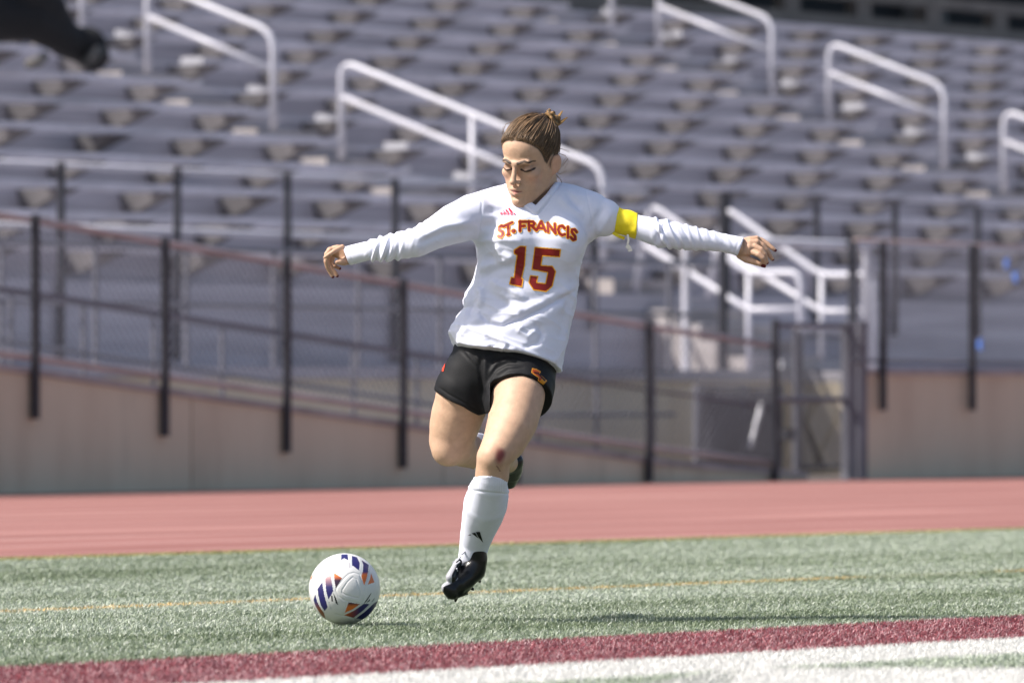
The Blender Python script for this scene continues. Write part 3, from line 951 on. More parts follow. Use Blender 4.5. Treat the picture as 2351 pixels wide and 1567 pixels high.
# ---- body under the clothes, arms and legs
f = Field(W(800, 1130, 0) * [1, 0, 1] + [0, PY0 - .42, 0], W(1704, 440, 0) * [1, 0, 1] + [0, PY0 + .50, 0], .0042)
f.chain(wp((1232, 510, -.03), (1210, 640, -.03), (1165, 800, -.01)), [.085, .085, .09], .02)
f.chain(wp((1238, 500, -.02), (1135, 495, -.01), (1044, 512, .10), (958, 557, .13), (890, 570, .105), (840, 577, .065), (806, 586, .02)), [.06, .05, .042, .036, .030, .023, .021], .02)
f.chain(wp((1238, 500, -.02), (1325, 490, -.02), (1414, 506, .0), (1516, 537, .02), (1605, 550, .02), (1698, 567, .02)), [.06, .05, .033, .032, .027, .021], .02)
HIPL, KNEEL, ANKL = (1203, 838, .0), (1133, 1050, .245), (1087, 1258, .03)
f.chain(wp(HIPL, (1190, 900, .085), (1177, 965, .155), (1158, 1012, .205), KNEEL, (1130, 1092, .225)), [.080, .081, .076, .065, .0515, .0485], .012)
f.chain(wp((1200, 905, .13), (1180, 980, .205), (1155, 1030, .245)), [.060, .052, .036], .03)
f.ell(W(1133, 1050, .277), (.028, .022, .033), .02)
f.ell(W(1130, 1078, .262), (.018, .018, .024), .012)
f.chain(wp((1130, 1088, .225), (1118, 1150, .14), (1100, 1215, .075), ANKL), [.0485, .05, .04, .03], .012)
HIPR, KNEER, ANKR = (1095, 840, .0), (1042, 1022, -.06), (1166, 1062, -.40)
f.chain(wp(HIPR, (1062, 915, -.015), (1045, 975, -.04), (1040, 1012, -.055)), [.084, .084, .074, .066], .012)
f.chain(wp((1045, 960, -.03), (1030, 1010, -.04), (1031, 1032, -.045)), [.066, .054, .047], .03)
f.ell(W(1026, 1036, -.02), (.042, .035, .041), .02)
f.chain(wp((1050, 1025, -.07), (1064, 1034, -.11), (1100, 1038, -.19)), [.054, .050, .052], .012)
f.chain(wp((1100, 1038, -.19), (1140, 1052, -.30), ANKR), [.052, .046, .032], .012)
BV, BF = f.mesh(3)
px, py = pix(BV)
col = np.tile(SKIN, (len(BV), 1))
dk = np.hypot((px - 1146) / 13, (py - 1052) / 22)
shin_front = BV[:, 1] < PY0 - .2
nz_ = snoise(BV, 180, 3)
col = blend(col, np.where(shin_front, (1.25 - dk + .3 * nz_) * 1.1, 0) * .9, (.20, .050, .045))
dk = np.hypot((px - 1137) / 12, (py - 1030) / 18)
col = blend(col, np.where(shin_front, (1 - dk) * .8, 0) * .45, (.36, .17, .11))
d, _ = seg_dist(px, py, [(1141, 1070), (1148, 1080)])
col = blend(col, np.where(shin_front, (2 - d) / 1.2, 0) * .7, (.12, .04, .04))
skinV.append(BV); skinF.append(BF); skinC.append(col)
off = np.cumsum([0] + [len(v) for v in skinV])
build('body', np.concatenate(skinV), np.concatenate([q + o for q, o in zip(skinF, off)]), M['skin'], player, cols=np.concatenate(skinC), smooth=True)

# ---- hair
f = Field((-.105, -.12, -.10), (.105, .15, .16), .0019)
f.ell((0, .012, .035), (.0735, .094, .0885), 0)
f.ell((0, -.040, .047), (.060, .047, .049), .02)
f.ell((0, .045, .055), (.060, .062, .060), .02)
X, Y, Z = f.all()
f.cut((H_of(Y) - Z) * .75 - .0035 * np.sin(X * 210 + 1) * np.sin(X * 90) + 0 * X, .006)
for s in (-1, 1):
    f.ell((s * .078, .010, -.006), (.026, .024, .034), .004, 'sub')
V, F = f.mesh(1)
N = vnormals(V, F)
bun = np.array([.018, .082, .096])
x, y, z = V.T
# strands run from the hairline to the bun
rel = V - bun
hcn = np.array([0, .01, .03]); pole = (bun - hcn) / np.linalg.norm(bun - hcn)
e1 = np.cross(pole, [1, 0, 0]); e1 /= np.linalg.norm(e1); e2 = np.cross(pole, e1)
pr = (V - hcn) / np.linalg.norm(V - hcn, axis=1, keepdims=True)
ang = np.arctan2(pr @ e2, pr @ e1) + .12 * np.sin(3 * (pr @ pole))
strand = np.sin(ang * 33 + 2.2 * snoise(V, 55, 5)) * .22 + np.sin(ang * 83 + 2 * snoise(V, 40, 6)) * .4 + np.sin(ang * 131 + 2 * snoise(V, 50, 7)) * .4 + .35 * snoise(V * np.array([1, .35, .6]), 160, 9)
part = np.exp(-((x + .004 + .05 * (y + .05)) / .0035) ** 2) * np.clip((.045 - y) / .03, 0, 1) * (z > .05)
edge_w = np.clip(1 - (z - H_of(y)) / .018, 0, 1) * (y < .0)
V = V + N * ((.0005 * strand) - .0022 * part - .0068 * edge_w * (1 + .35 * snoise(V, 130, 88)))[:, None]
hc = np.array([.088, .053, .029])
cc = hc * np.clip(1 + .75 * strand + .45 * snoise(V, 45, 77), .25, 3)[:, None]
cc = blend(cc, part * .55, (.26, .17, .11))
tip = np.clip(1 - np.linalg.norm(V - bun, axis=1) / .045, 0, 1)
cc = blend(cc, tip * .7, (.20, .115, .045))
near_edge = np.clip(1 - (z - H_of(y)) / .010, 0, 1) * (y < -.02)
cc = blend(cc, near_edge * .8, (.24, .15, .095))
hairV = head_out(V)
cap = BVHTree.FromPolygons([tuple(q) for q in V], F.tolist())
sv, sf, scol = [hairV], [tuple(q) for q in F.tolist()], [np.clip(cc, .006, 1)]
nb0 = len(hairV); r3 = np.random.default_rng(12)
for i in range(1500):
    az = r3.uniform(-np.pi, np.pi); daz = r3.normal(0, .05); lift0 = abs(r3.normal(.0006, .0011)); wild = r3.uniform() < .05
    cpt = r3.uniform(.55, 1.4) * np.array([.115, .070, .038]) * (1.8 if r3.uniform() < .2 else 1)
    path = []
    ln = r3.uniform(.5, 1.5); t1 = r3.uniform(.25, 1.2)
    for kk, thx in enumerate(np.linspace(2.35, .22, 40)):
        a_ = az + daz * math.sin(thx * 2)
        dr = math.cos(thx) * pole + math.sin(thx) * (math.cos(a_) * e1 + math.sin(a_) * e2)
        h = cap.ray_cast(Vector(hcn), Vector(dr))
        if h[0] is None: continue
        q = np.array(h[0])
        if np.linalg.norm(q - hcn) < .068 or q[2] < H_of(q[1]) + (.0 if wild else .002): continue
        path.append(q + dr * (lift0 * min(1, len(path) / 4) + (.006 * math.sin(len(path) / 12 + i) ** 2 if wild else 0)))
    if len(path) < 8: continue
    if r3.uniform() < .6:
        i0 = r3.integers(0, max(1, len(path) // 2)); path = path[i0:i0 + max(8, int(len(path) * .6))]
    path = path[::2]
    mb = MB(); mb.tube(path, [.00045 + .0006 * math.sin(math.pi * (k + .6) / (len(path) + .2)) for k in range(len(path))], 3, False)
    w_ = head_out(np.array(mb.v))
    sv.append(w_); sf += [tuple(a + nb0 for a in q) for q in mb.f]; nb0 += len(w_)
    scol.append(np.tile(cpt, (len(w_), 1)))
hair = build('hair', np.concatenate(sv), sf, M['hair'], player, cols=np.concatenate(scol), smooth=True)
# bun: coiled locks
bunp = bun + pole * .001 + np.array([.004, .006, -.004])
f = Field(bunp - .065, bunp + .065, .0019)
r2 = np.random.default_rng(4)
for i in range(9):
    a = i * 2.4; ax_ = r2.normal(0, 1, 3)
    pts = []
    for k in range(9):
        t = a + k * .55
        pts.append(bunp + 1.15 * (np.array([.017 * math.cos(t), .012 * math.sin(t * .8 + i), .015 * math.sin(t)]) + .006 * r2.normal(0, 1, 3) * .6))
    f.chain(pts, [.0058] * 9, .002)
V, F = f.mesh(1)
st = np.sin(V @ np.array([420., 260., 330.]) + 2 * snoise(V, 90, 12))
cc = np.array([.17, .095, .036]) * (1 + .6 * st[:, None] + .5 * snoise(V, 60, 13)[:, None] * .5)
build('bun', head_out(V), F, M['hair'], hair, cols=np.clip(cc, .008, 1), smooth=True)
b = MB()
for tipp, base, w in (((1291, 255), (1268, 290), 5.6), ((1302, 270), (1270, 294), 5.0), ((1262, 252), (1262, 276), 1.6), ((1272, 258), (1262, 276), 1.4), ((1247, 262), (1256, 274), 2.4)):
    p0, p1 = W(*base, .0), W(*tipp, -.01)
    for q in range(4):
        o = r2.normal(0, 1, 3) * .0022
        mid = (p0 + p1) / 2 + o * 1.5
        b.tube([p0 + o, mid, p1 + o * .6], [w * MPP * .42, w * MPP * .36, .0006], 6)
build('loose_lock', b.v, b.f, M['hair'], hair, cols=np.tile([.34, .20, .075], (len(b.v), 1)), smooth=True)
b = MB()
fly = [[(1160, 312), (1156, 300), (1163, 284), (1177, 280)], [(1157, 318), (1154, 306), (1158, 292)], [(1283, 340), (1296, 345), (1307, 350)], [(1283, 352), (1297, 358), (1302, 368), (1290, 385)],
       [(1280, 395), (1290, 380), (1303, 362)], [(1277, 400), (1288, 412), (1292, 420)], [(1275, 392), (1284, 400), (1296, 392)], [(1276, 398), (1282, 410), (1288, 408)]]
for q in fly:
    for e in range(2):
        o = r2.normal(0, 1, 3) * .003
        b.tube([W(*p, .0) + o * k / 2 for k, p in enumerate(q)], .00055, 4)
build('loose_strand', b.v, b.f, M['hair'], hair, cols=np.tile([.20, .13, .07], (len(b.v), 1)))

# ---- shirt
f = Field(np.minimum(W(782, 852, .25), W(782, 852, -.25)), np.maximum(W(1716, 400, .25), W(1716, 400, -.25)), .0030)
X, Y, Z = f.all()
rows = [  # photo row, left, right, half depth, depth centre
    (405, 1180, 1290, .070, -.035), (425, 1135, 1325, .085, -.028), (450, 1092, 1350, .098, -.018), (500, 1086, 1352, .110, -.008), (550, 1090, 1352, .117, .000),
    (600, 1098, 1336, .112, .002), (640, 1088, 1328, .108, .002), (672, 1070, 1324, .110, .006), (690, 1061, 1321, .110, .006), (706, 1066, 1318, .114, .008), (726, 1049, 1313, .116, .010), (760, 1028, 1305, .122, .012), (800, 1034, 1298, .132, .014), (860, 1040, 1288, .142, .014)]
zr_ = np.array([W(0, r[0])[2] for r in rows])[::-1]
ip = lambda vals: np.interp(f.ax[2], zr_, np.array(vals)[::-1])[None, None, :]
cx = ip([W((r[1] + r[2]) / 2, 0)[0] for r in rows]); ha = ip([(r[2] - r[1]) / 2 * MPP for r in rows]); hb = ip([r[3] for r in rows]); cy = ip([PY0 - r[4] for r in rows])
q = (np.abs((X - cx) / ha) ** 2.35 + np.abs((Y - cy) / hb) ** 2.35) ** (1 / 2.35)
f.D = ((q - 1) * np.minimum(ha, hb)).astype(np.float32)
f.cut(Z - W(0, 414)[2] + 0 * X + 0 * Y, .05)
for c, r in (((1180, 548, .085), (.062, .045, .060)), ((1292, 552, .085), (.060, .045, .060))):
    f.ell(W(*c), r, .05)
SL = [(1128, 490, .0), (1086, 496, .055), (1044, 512, .10), (1000, 534, .125), (958, 556, .135), (890, 569, .105), (840, 576, .065), (790, 589, .01)]
SLr = [.068, .068, .060, .047, .0445, .0405, .0295, .0300]
f.chain(wp(*SL), SLr, .035)
SR = [(1318, 488, -.02), (1352, 493, -.01), (1385, 499, .0), (1414, 504, .0), (1462, 520, .01), (1516, 535, .02), (1560, 543, .02), (1605, 549, .02), (1660, 557, .02), (1706, 568, .02)]
SRr = [.074, .072, .058, .0385, .036, .0435, .0405, .0345, .0285, .0315]
f.chain(wp(*SR), SRr, .03)
# cuffs
def plane_cut(p, q, sgn, out):
    a, c = W(*p), W(*q)
    e = c - a; n = np.array([e[2], 0, -e[0]]) * sgn; n /= np.linalg.norm(n)
    o = W(*out); s = np.sign((o[0] - a[0]) * n[0] + (o[2] - a[2]) * n[2])
    return s * ((X - a[0]) * n[0] + (Z - a[2]) * n[2]) + 0 * Y
cl = plane_cut((786, 566), (804, 611), 1, (740, 590))
near = X < W(850, 0)[0]
f.D = np.where(near, smax(f.D, cl.astype(np.float32), 0), f.D)
cr = plane_cut((1709, 543), (1692, 593), 1, (1780, 570))
f.D = np.where(X > W(1650, 0)[0], smax(f.D, cr.astype(np.float32), 0), f.D)
# hem
hx, hy = zip(*[(1000, 735), (1028, 757), (1050, 795), (1080, 807), (1110, 813), (1180, 822), (1240, 835), (1284, 848), (1320, 852)])
zh = np.interp(f.ax[0], [W(a, 0)[0] for a in hx], [W(0, a)[2] for a in hy])[:, None, None]
f.cut(zh - Z - .25 * np.clip(Y - PY0 + .05, -.1, .2), .0)
# neck opening: a V at the front, a hole round the neck
Vn = [(1176, 380), (1176, 425), (1196, 452), (1230, 474), (1256, 447), (1274, 420), (1278, 380)]
xz = np.stack(np.meshgrid(f.ax[0], f.ax[2], indexing='ij'), -1)
gx = HX + xz[..., 0] / PY0 * FPX; gy = HY - (xz[..., 1] - CAMZ) / PY0 * FPX
dv, _ = seg_dist(gx, gy, Vn, True)
dv = np.where(in_poly(gx, gy, Vn), -dv, dv) * MPP
f.cut(-np.maximum(dv[:, None, :], Y - PY0 - .02), .004)
na, nb2 = W(1246, 405, -.03), W(1246, 470, -.03)
f.chain([na + [0, 0, .1], na, nb2], [.075, .060, .052], .004, 'sub')
V, F = f.mesh(2)
N = vnormals(V, F)
# cloth folds
px, py = pix(V)
front = np.clip(-N[:, 1] * 1.6 + .2, 0, 1)
aq = V[:, 0] * .35 + V[:, 2] * .94; bq = V[:, 0] * .94 - V[:, 2] * .35
RQ = np.stack([bq * .22, V[:, 1] * .5, aq], 1)
ridge = (1 - np.minimum(1, np.abs(snoise(RQ, 52, 21)) * 1.5)) ** 2
ridge2 = (1 - np.minimum(1, np.abs(snoise(RQ, 110, 23)) * 1.5)) ** 2
body_w = np.clip((py - 520) / 80, .15, 1) * ((px > 1000) & (px < 1360))
disp = .0012 * snoise(V * np.array([1, 1, .8]), 26, 21) + (.0030 * ridge + .0013 * ridge2) * body_w
torso = (px > 1088) & (px < 1350)
FA = 1.05
def fold(poly, amp, w, only_front=True):
    global disp
    d, t = seg_dist(px, py, poly)
    g = np.exp(-(d / w) ** 2) * np.clip(np.minimum(t, 1 - t) * 5, 0, 1) ** .7
    disp = disp + FA * amp * g * (front if only_front else 1)
fold([(1326, 662), (1290, 685), (1255, 703), (1204, 728), (1153, 748), (1120, 738)], -.0075, 5)
fold([(1330, 650), (1290, 672), (1250, 690), (1200, 714), (1150, 732)], .0050, 10)
fold([(1312, 690), (1262, 722), (1210, 745), (1150, 764)], .0040, 12)
fold([(1100, 622), (1130, 606), (1180, 594)], .0085, 9)
fold([(1104, 640), (1136, 622), (1190, 606)], -.0060, 9)
fold([(1138, 560), (1150, 582), (1186, 594)], .0070, 7)
fold([(1122, 580), (1140, 602), (1170, 610)], -.0055, 8)
fold([(1088, 560), (1110, 552), (1160, 550), (1200, 556)], .0055, 8)
fold([(1128, 640), (1140, 655), (1170, 664), (1210, 690)], .0070, 8)
fold([(1112, 660), (1140, 680), (1180, 705)], -.0060, 10)
fold([(1150, 672), (1180, 700), (1200, 716)], .0045, 7)
fold([(1102, 660), (1106, 685), (1100, 708)], .0080, 7)
fold([(1088, 640), (1086, 690), (1075, 725)], -.0060, 7)
fold([(1078, 690), (1070, 722), (1056, 760)], .0060, 8)
fold([(1100, 715), (1125, 742), (1150, 752)], -.0060, 6)
fold([(1106, 728), (1080, 742), (1052, 776)], .0050, 8)
fold([(1115, 770), (1140, 790), (1118, 805)], -.0040, 7)
fold([(1140, 765), (1160, 790), (1150, 812), (1188, 799)], .0045, 6)
fold([(1228, 740), (1246, 765), (1236, 785), (1200, 798)], -.0055, 6)
fold([(1200, 745), (1192, 760), (1212, 772), (1240, 750)], .0040, 6)
fold([(1322, 660), (1314, 705), (1304, 760), (1288, 812)], .0060, 8)
fold([(1308, 668), (1296, 720), (1288, 780)], -.0050, 8)
fold([(1322, 560), (1300, 640), (1310, 700)], .0045, 14)
fold([(1352, 545), (1330, 580), (1322, 630)], -.0040, 12)
fold([(1300, 440), (1316, 462), (1336, 480)], -.0055, 8)
fold([(1284, 452), (1306, 476), (1340, 500)], .0055, 9)
fold([(1160, 480), (1120, 470), (1098, 452)], .0050, 9)
fold([(1105, 500), (1160, 495), (1215, 508)], .0045, 9)
fold([(1095, 520), (1140, 520), (1180, 530)], -.0040, 9)
fold([(1176, 452), (1140, 438), (1110, 434)], -.0045, 7)
# sleeve gathers
def gathers(chainpx, x0, x1, amp, n, skew, seed):
    global disp
    d, t = seg_dist(px, py, [(a, c) for a, c, _ in chainpx])
    m = np.clip((px - x0) / 18, 0, 1) * np.clip((x1 - px) / 18, 0, 1)
    side = (py - np.interp(px, *zip(*sorted([(a, c) for a, c, _ in chainpx]))))
    ph = (px - x0) / (x1 - x0) * n * 6.283 + skew * side / 30 * 3.1 + 1.3 * snoise(V, 45, seed)
    w = np.sin(ph)
    disp = disp + amp * m * (np.sign(w) * np.abs(w) ** .8 + .5 * np.sin(ph * 1.7 + 1)) * np.clip(.65 + .5 * snoise(V, 30, seed + 1), .15, 1.3)
gathers(SL, 835, 985, .0030, 7, .9, 31)
gathers(SR, 1492, 1695, .0027, 9, -1.3, 33)
fold([(960, 548), (1020, 520), (1090, 508)], .0050, 8, False)
fold([(955, 560), (1020, 534), (1098, 528)], -.0050, 9, False)
fold([(1395, 470), (1370, 500), (1352, 530)], -.0045, 8)
fold([(1408, 480), (1388, 515), (1375, 540)], .0045, 7)
fold([(1470, 500), (1500, 512), (1518, 504)], -.0045, 6)
fold([(1504, 560), (1520, 530), (1528, 506)], -.0060, 6)
# collar band, seams
vp = [(1160, 412), (1176, 436), (1196, 457), (1230, 481), (1252, 453), (1271, 424), (1280, 408)]
d, _ = seg_dist(px, py, vp)
fz = front * (px > 1150) * (px < 1300) * (py < 500)
disp = disp + fz * (.0032 * np.clip((9.5 - d) / 1.5, 0, 1) - .0034 * np.exp(-((d - 12) / 1.8) ** 2))
for poly in ([(1098, 428), (1106, 470), (1104, 510), (1098, 548)], [(1345, 434), (1352, 470), (1360, 505), (1368, 548)], [(1100, 432), (1128, 440), (1140, 432)]):
    d, _ = seg_dist(px, py, poly)
    disp = disp - .0016 * np.exp(-(d / 1.8) ** 2) * front
d, _ = seg_dist(px, py, list(zip(hx, [a - 9 for a in hy])))
disp = disp * np.clip(d / 14 + .35, 0, 1) - .0016 * np.exp(-(d / 1.6) ** 2) * front
for p, q_ in (((796, 563), (814, 608)), ((1700, 542), (1683, 590))):
    d, _ = seg_dist(px, py, [p, q_]); disp = disp - .0010 * np.exp(-(d / 1.6) ** 2)
V = V + N * disp[:, None]
shirt = build('shirt', V, F, M['jersey'], player, smooth=True)
shirt_bvh = BVHTree.FromPolygons([tuple(p) for p in V], F.tolist())

CAMV = Vector((0, 0, CAMZ))
def decal(name, x0, x1, y0, y1, step, colour, bvh, parent, m, lift=.0016):
    gx, gy = np.meshgrid(np.arange(x0, x1, step), np.arange(y0, y1, step))
    ny, nx = gx.shape
    c, keep = colour(gx[:-1, :-1] + step / 2, gy[:-1, :-1] + step / 2)
    used = np.zeros((ny, nx), bool)
    for a in (0, 1):
        for b_ in (0, 1): used[a:ny - 1 + a, b_:nx - 1 + b_] |= keep
    idx = np.full((ny, nx), -1); P = []
    for j, i in np.argwhere(used):
        tgt = W(gx[j, i], gy[j, i]); dr = (Vector(tgt) - CAMV).normalized()
        h = bvh.ray_cast(CAMV, dr)
        if h[0] is None: continue
        idx[j, i] = len(P); P.append(tuple(h[0] + h[1] * lift * (1 if h[1].dot(dr) < 0 else -1)))
    fs, fc = [], []
    for j, i in np.argwhere(keep):
        q = [idx[j, i], idx[j + 1, i], idx[j + 1, i + 1], idx[j, i + 1]]
        if min(q) < 0: continue
        fs.append(q); fc.append(c[j, i])
    o = build(name, P, np.array(fs), m, parent, face_cols=np.array(fc), smooth=True)
    return o

MAR, GOLD = np.array(srgb(132, 30, 26)), np.array(srgb(238, 168, 18))
K1 = 1431 / 210.
def crop1(x, y): return (x - 1130) * K1, (y - 460) * K1
GLYPH = {'S': [[(.92, .22), (.62, .09), (.28, .17), (.24, .36), (.74, .60), (.80, .80), (.50, .92), (.10, .80)]],
         'T': [[(.04, .11), (.96, .11)], [(.5, .1), (.5, .92)], [(.36, .93), (.64, .93)]],
         'F': [[(.2, .08), (.2, .92)], [(.16, .11), (.92, .11)], [(.2, .50), (.74, .50)]],
         'R': [[(.2, .08), (.2, .92)], [(.2, .11), (.62, .11), (.78, .28), (.62, .48), (.2, .48)], [(.46, .48), (.86, .92)]],
         'A': [[(.10, .92), (.48, .08)], [(.52, .08), (.90, .92)], [(.28, .68), (.72, .68)]],
         'N': [[(.15, .92), (.15, .08)], [(.15, .08), (.85, .92)], [(.85, .92), (.85, .08)]],
         'C': [[(.90, .26), (.62, .09), (.30, .18), (.16, .50), (.30, .82), (.62, .91), (.92, .76)]],
         'I': [[(.5, .08), (.5, .92)]]}
QUADS = [('S', (85, 400), (190, 365), (192, 565), (96, 612)), ('T', (188, 382), (320, 322), (302, 540), (212, 566)), ('F', (408, 316), (548, 318), (530, 482), (412, 496)),
         ('R', (538, 318), (690, 320), (716, 482), (545, 482)), ('A', (692, 322), (838, 326), (858, 498), (676, 480)), ('N', (848, 345), (1002, 358), (1018, 536), (856, 506)),
         ('C', (1015, 372), (1146, 392), (1146, 582), (1008, 530)), ('I', (1150, 395), (1214, 412), (1218, 608), (1146, 582)), ('S', (1218, 420), (1328, 455), (1312, 656), (1214, 608))]
def lettering(x, y):
    u, v = crop1(x, y)
    d = np.hypot(u - 335, v - 482) - 12
    for ch, tl, tr, br, bl in QUADS:
        for st_ in GLYPH[ch]:
            P = [((1 - b_) * ((1 - a) * tl[0] + a * tr[0]) + b_ * ((1 - a) * bl[0] + a * br[0]), (1 - b_) * ((1 - a) * tl[1] + a * tr[1]) + b_ * ((1 - a) * bl[1] + a * br[1])) for a, b_ in st_]
            d = np.minimum(d, seg_dist(u, v, P)[0])
    c = np.where((d < 21)[..., None], MAR, GOLD)
    return c, d < 30
decal('chest_lettering', 1140, 1328, 502, 560, .55, lettering, shirt_bvh, shirt, M['decal'])
ONE = [(335, 770), (435, 703), (535, 712), (515, 1010), (470, 1215), (492, 1225), (470, 1362), (262, 1318), (290, 1190), (335, 1198), (378, 860), (335, 838)]
FIVE = [(660, 722), (1078, 758), (1062, 890), (795, 872), (772, 1008), (945, 1018), (1000, 1105), (945, 1345), (845, 1435), (640, 1405), (565, 1285), (590, 1165), (725, 1180), (702, 1278), (826, 1294), (860, 1132), (612, 1086)]
def number(x, y):
    u, v = crop1(x, y)
    ins = np.zeros(u.shape, bool); d = np.full(u.shape, 1e9)
    for P in (ONE, FIVE):
        ins |= in_poly(u, v, P); d = np.minimum(d, seg_dist(u, v, P, True)[0])
    return np.where((d > 15)[..., None], MAR, GOLD), ins
decal('chest_number', 1166, 1292, 560, 674, .7, number, shirt_bvh, shirt, M['decal'])
def maker(x, y):
    u, v = crop1(x, y)
    ins = np.zeros(u.shape, bool)
    for P in ([(150, 182), (184, 167), (194, 182)], [(202, 158), (232, 147), (250, 190), (222, 190)], [(248, 130), (272, 119), (326, 194), (282, 196)]):
        ins |= in_poly(u, v, P)
    d = np.full(u.shape, 1e9)
    for cx_, ch in ((138, 'a'), (183, 'd'), (214, 'i'), (244, 'd'), (296, 'a'), (345, 's')):
        cy_ = 209 + (cx_ - 138) * .05
        if ch in 'ad':
            d = np.minimum(d, np.abs(np.hypot(u - cx_, v - cy_) - 13))
            d = np.minimum(d, seg_dist(u, v, [(cx_ + 14, cy_ + 15), (cx_ + 14, cy_ - (15 if ch == 'a' else 26))])[0])
        elif ch == 'i':
            d = np.minimum(d, seg_dist(u, v, [(cx_, cy_ + 15), (cx_, cy_ - 10)])[0]); d = np.minimum(d, np.hypot(u - cx_, v - cy_ + 19))
        else:
            d = np.minimum(d, seg_dist(u, v, [(cx_ + 12, cy_ - 9), (cx_ - 10, cy_ - 7), (cx_ + 11, cy_ + 5), (cx_ - 12, cy_ + 13)])[0])
    ins |= d < 5
    return np.zeros(u.shape + (3,)) + np.array(srgb(196, 30, 62)), ins
decal('maker_mark', 1145, 1186, 476, 498, .35, maker, shirt_bvh, shirt, M['decal'], .0028)

# ---- captain's armband on her left sleeve
f = Field(np.minimum(W(1395, 560, .12), W(1395, 560, -.12)), np.maximum(W(1475, 460, .12), W(1475, 460, -.12)), .0020)
f.chain(wp((1380, 494, .0), (1414, 504, .0), (1438, 512, .005), (1462, 520, .01), (1490, 528, .012)), [.0415, .0410, .0395, .0385, .038], .004)
X, Y, Z = f.all()
def vcut(p, q, keep_right):
    a, c = W(*p), W(*q); e = c - a; n = np.array([-e[2], 0, e[0]]); n /= np.linalg.norm(n)
    g = (X - a[0]) * n[0] + (Z - a[2]) * n[2] + 0 * Y
    t = W(1438, 510) if keep_right else W(1438, 510)
    s = (t[0] - a[0]) * n[0] + (t[2] - a[2]) * n[2]
    return -g * np.sign(s)
f.cut(vcut((1418, 474), (1410, 534), True)); f.cut(vcut((1464, 492), (1460, 542), False))
V, F = f.mesh(1); N = vnormals(V, F)
V = V + N * (.0012 * snoise(V, 70, 41) + .0008 * snoise(V, 150, 42))[:, None]
band = build('captain_armband', V, F, M['band'], player, smooth=True)
b = MB()
def ribbon(pts, w, th=.0012):
    pts = [W(*p) for p in pts]
    for p, q_ in zip(pts[:-1], pts[1:]):
        e = (q_ - p); n = np.cross(e, [0, 1, 0]); n = n / np.linalg.norm(n) * w / 2; t = np.array([0, th, 0])
        b.hexa([p - n - t, p + n - t, p + n + t, p - n + t, q_ - n - t, q_ + n - t, q_ + n + t, q_ - n + t])
ribbon([(1407, 534, .02), (1420, 542, .02), (1434, 547, .01)], .010)
b.build('strap', M['band'], band)
b = MB(); ribbon([(1441, 538, .035), (1443, 552, .038), (1440, 562, .038)], .006); ribbon([(1439, 563, .038), (1446, 571, .038), (1447, 577, .038)], .013)
b.build('strap_tip', M['clear'], band)

# ---- shorts
f = Field(np.minimum(W(990, 975, .30), W(990, 975, -.22)), np.maximum(W(1295, 770, .30), W(1295, 770, -.22)), .0030)
X, Y, Z = f.all()
f.chain(wp((1128, 800, .0), (1195, 812, .0)), [.098, .098], .0)
f.chain(wp((1105, 840, .005), (1070, 890, .0), (1060, 940, -.015)), [.098, .094, .0945], .04)
f.chain(wp((1195, 835, .01), (1196, 880, .055), (1188, 930, .115)), [.108, .106, .102], .04)
f.chain(wp((1120, 860, .0), (1108, 935, .0)), [.050, .030], .03)
f.ell(W(1150, 850, .02), (.12, .10, .08), .03)
# leg openings
zf, df = W(0, 871)[2], .150
f.D = np.where((X > W(1127, 0)[0]), smax(f.D, (zf + 1.02 * ((PY0 - Y) - df) - .10 * (X - W(1185, 0)[0]) - Z).astype(np.float32) * .7, .002), f.D)
zl_ = np.interp(f.ax[0], [W(a, 0)[0] for a in (990, 1001, 1027, 1065, 1098, 1126, 1128)], [W(0, a)[2] for a in (888, 897, 917, 934, 953, 946, 944)])[:, None, None]
f.D = np.where((X <= W(1127, 0)[0]), smax(f.D, (zl_ - Z + 0 * Y).astype(np.float32), .002), f.D)
V, F = f.mesh(2); N = vnormals(V, F)
px, py = pix(V); front = np.clip(-N[:, 1] * 1.6 + .2, 0, 1)
disp = .0016 * snoise(V, 35, 51) + .0007 * snoise(V, 90, 52)
fold([(1104, 818), (1103, 860), (1108, 915)], -.0060, 5)
fold([(1115, 815), (1113, 860), (1118, 910)], .0040, 6)
for k in range(5):
    fold([(1122, 905 - 14 * k), (1138, 870 - 12 * k), (1165, 850 - 8 * k), (1205, 842 - 4 * k)], .0030 * (1 if k % 2 else -1), 5)
fold([(1120, 900), (1142, 878), (1170, 862), (1200, 862), (1226, 880), (1246, 915)], -.0018, 2.5)
fold([(1003, 886), (1030, 905), (1066, 924), (1097, 941)], -.0016, 2.2)
for k in range(4): fold([(1056 + 12 * k, 802 + 4 * k), (1080 + 8 * k, 825 + 4 * k), (1100, 850 + 6 * k)], .0018 * (1 if k % 2 else -1), 4)
V = V + N * disp[:, None]
shorts = build('shorts', V, F, M['shorts'], player, smooth=True)
sh_bvh = BVHTree.FromPolygons([tuple(p) for p in V], F.tolist())
K2 = 3.9175
EMB = [(1062, 490), (1100, 498), (1140, 520), (1130, 542), (1175, 585), (1196, 603), (1184, 616), (1165, 636), (1115, 600), (1118, 576), (1085, 555), (1055, 530)]
def emblem(x, y):
    u, v = (x - 950) * K2, (y - 720) * K2
    ins = in_poly(u, v, EMB); d, _ = seg_dist(u, v, EMB, True)
    c = np.where(((d > 7) & ((u + v) < 1735))[..., None], np.array(srgb(150, 62, 30)), np.array(srgb(196, 132, 40)))
    dark, _ = seg_dist(u, v, [(1085, 530), (1120, 540), (1150, 575), (1175, 600)])
    c = np.where((dark < 7)[..., None], np.array(srgb(40, 18, 12)), c)
    return c, ins
decal('emblem', 1217, 1258, 842, 885, .6, emblem, sh_bvh, shorts, M['decal'])
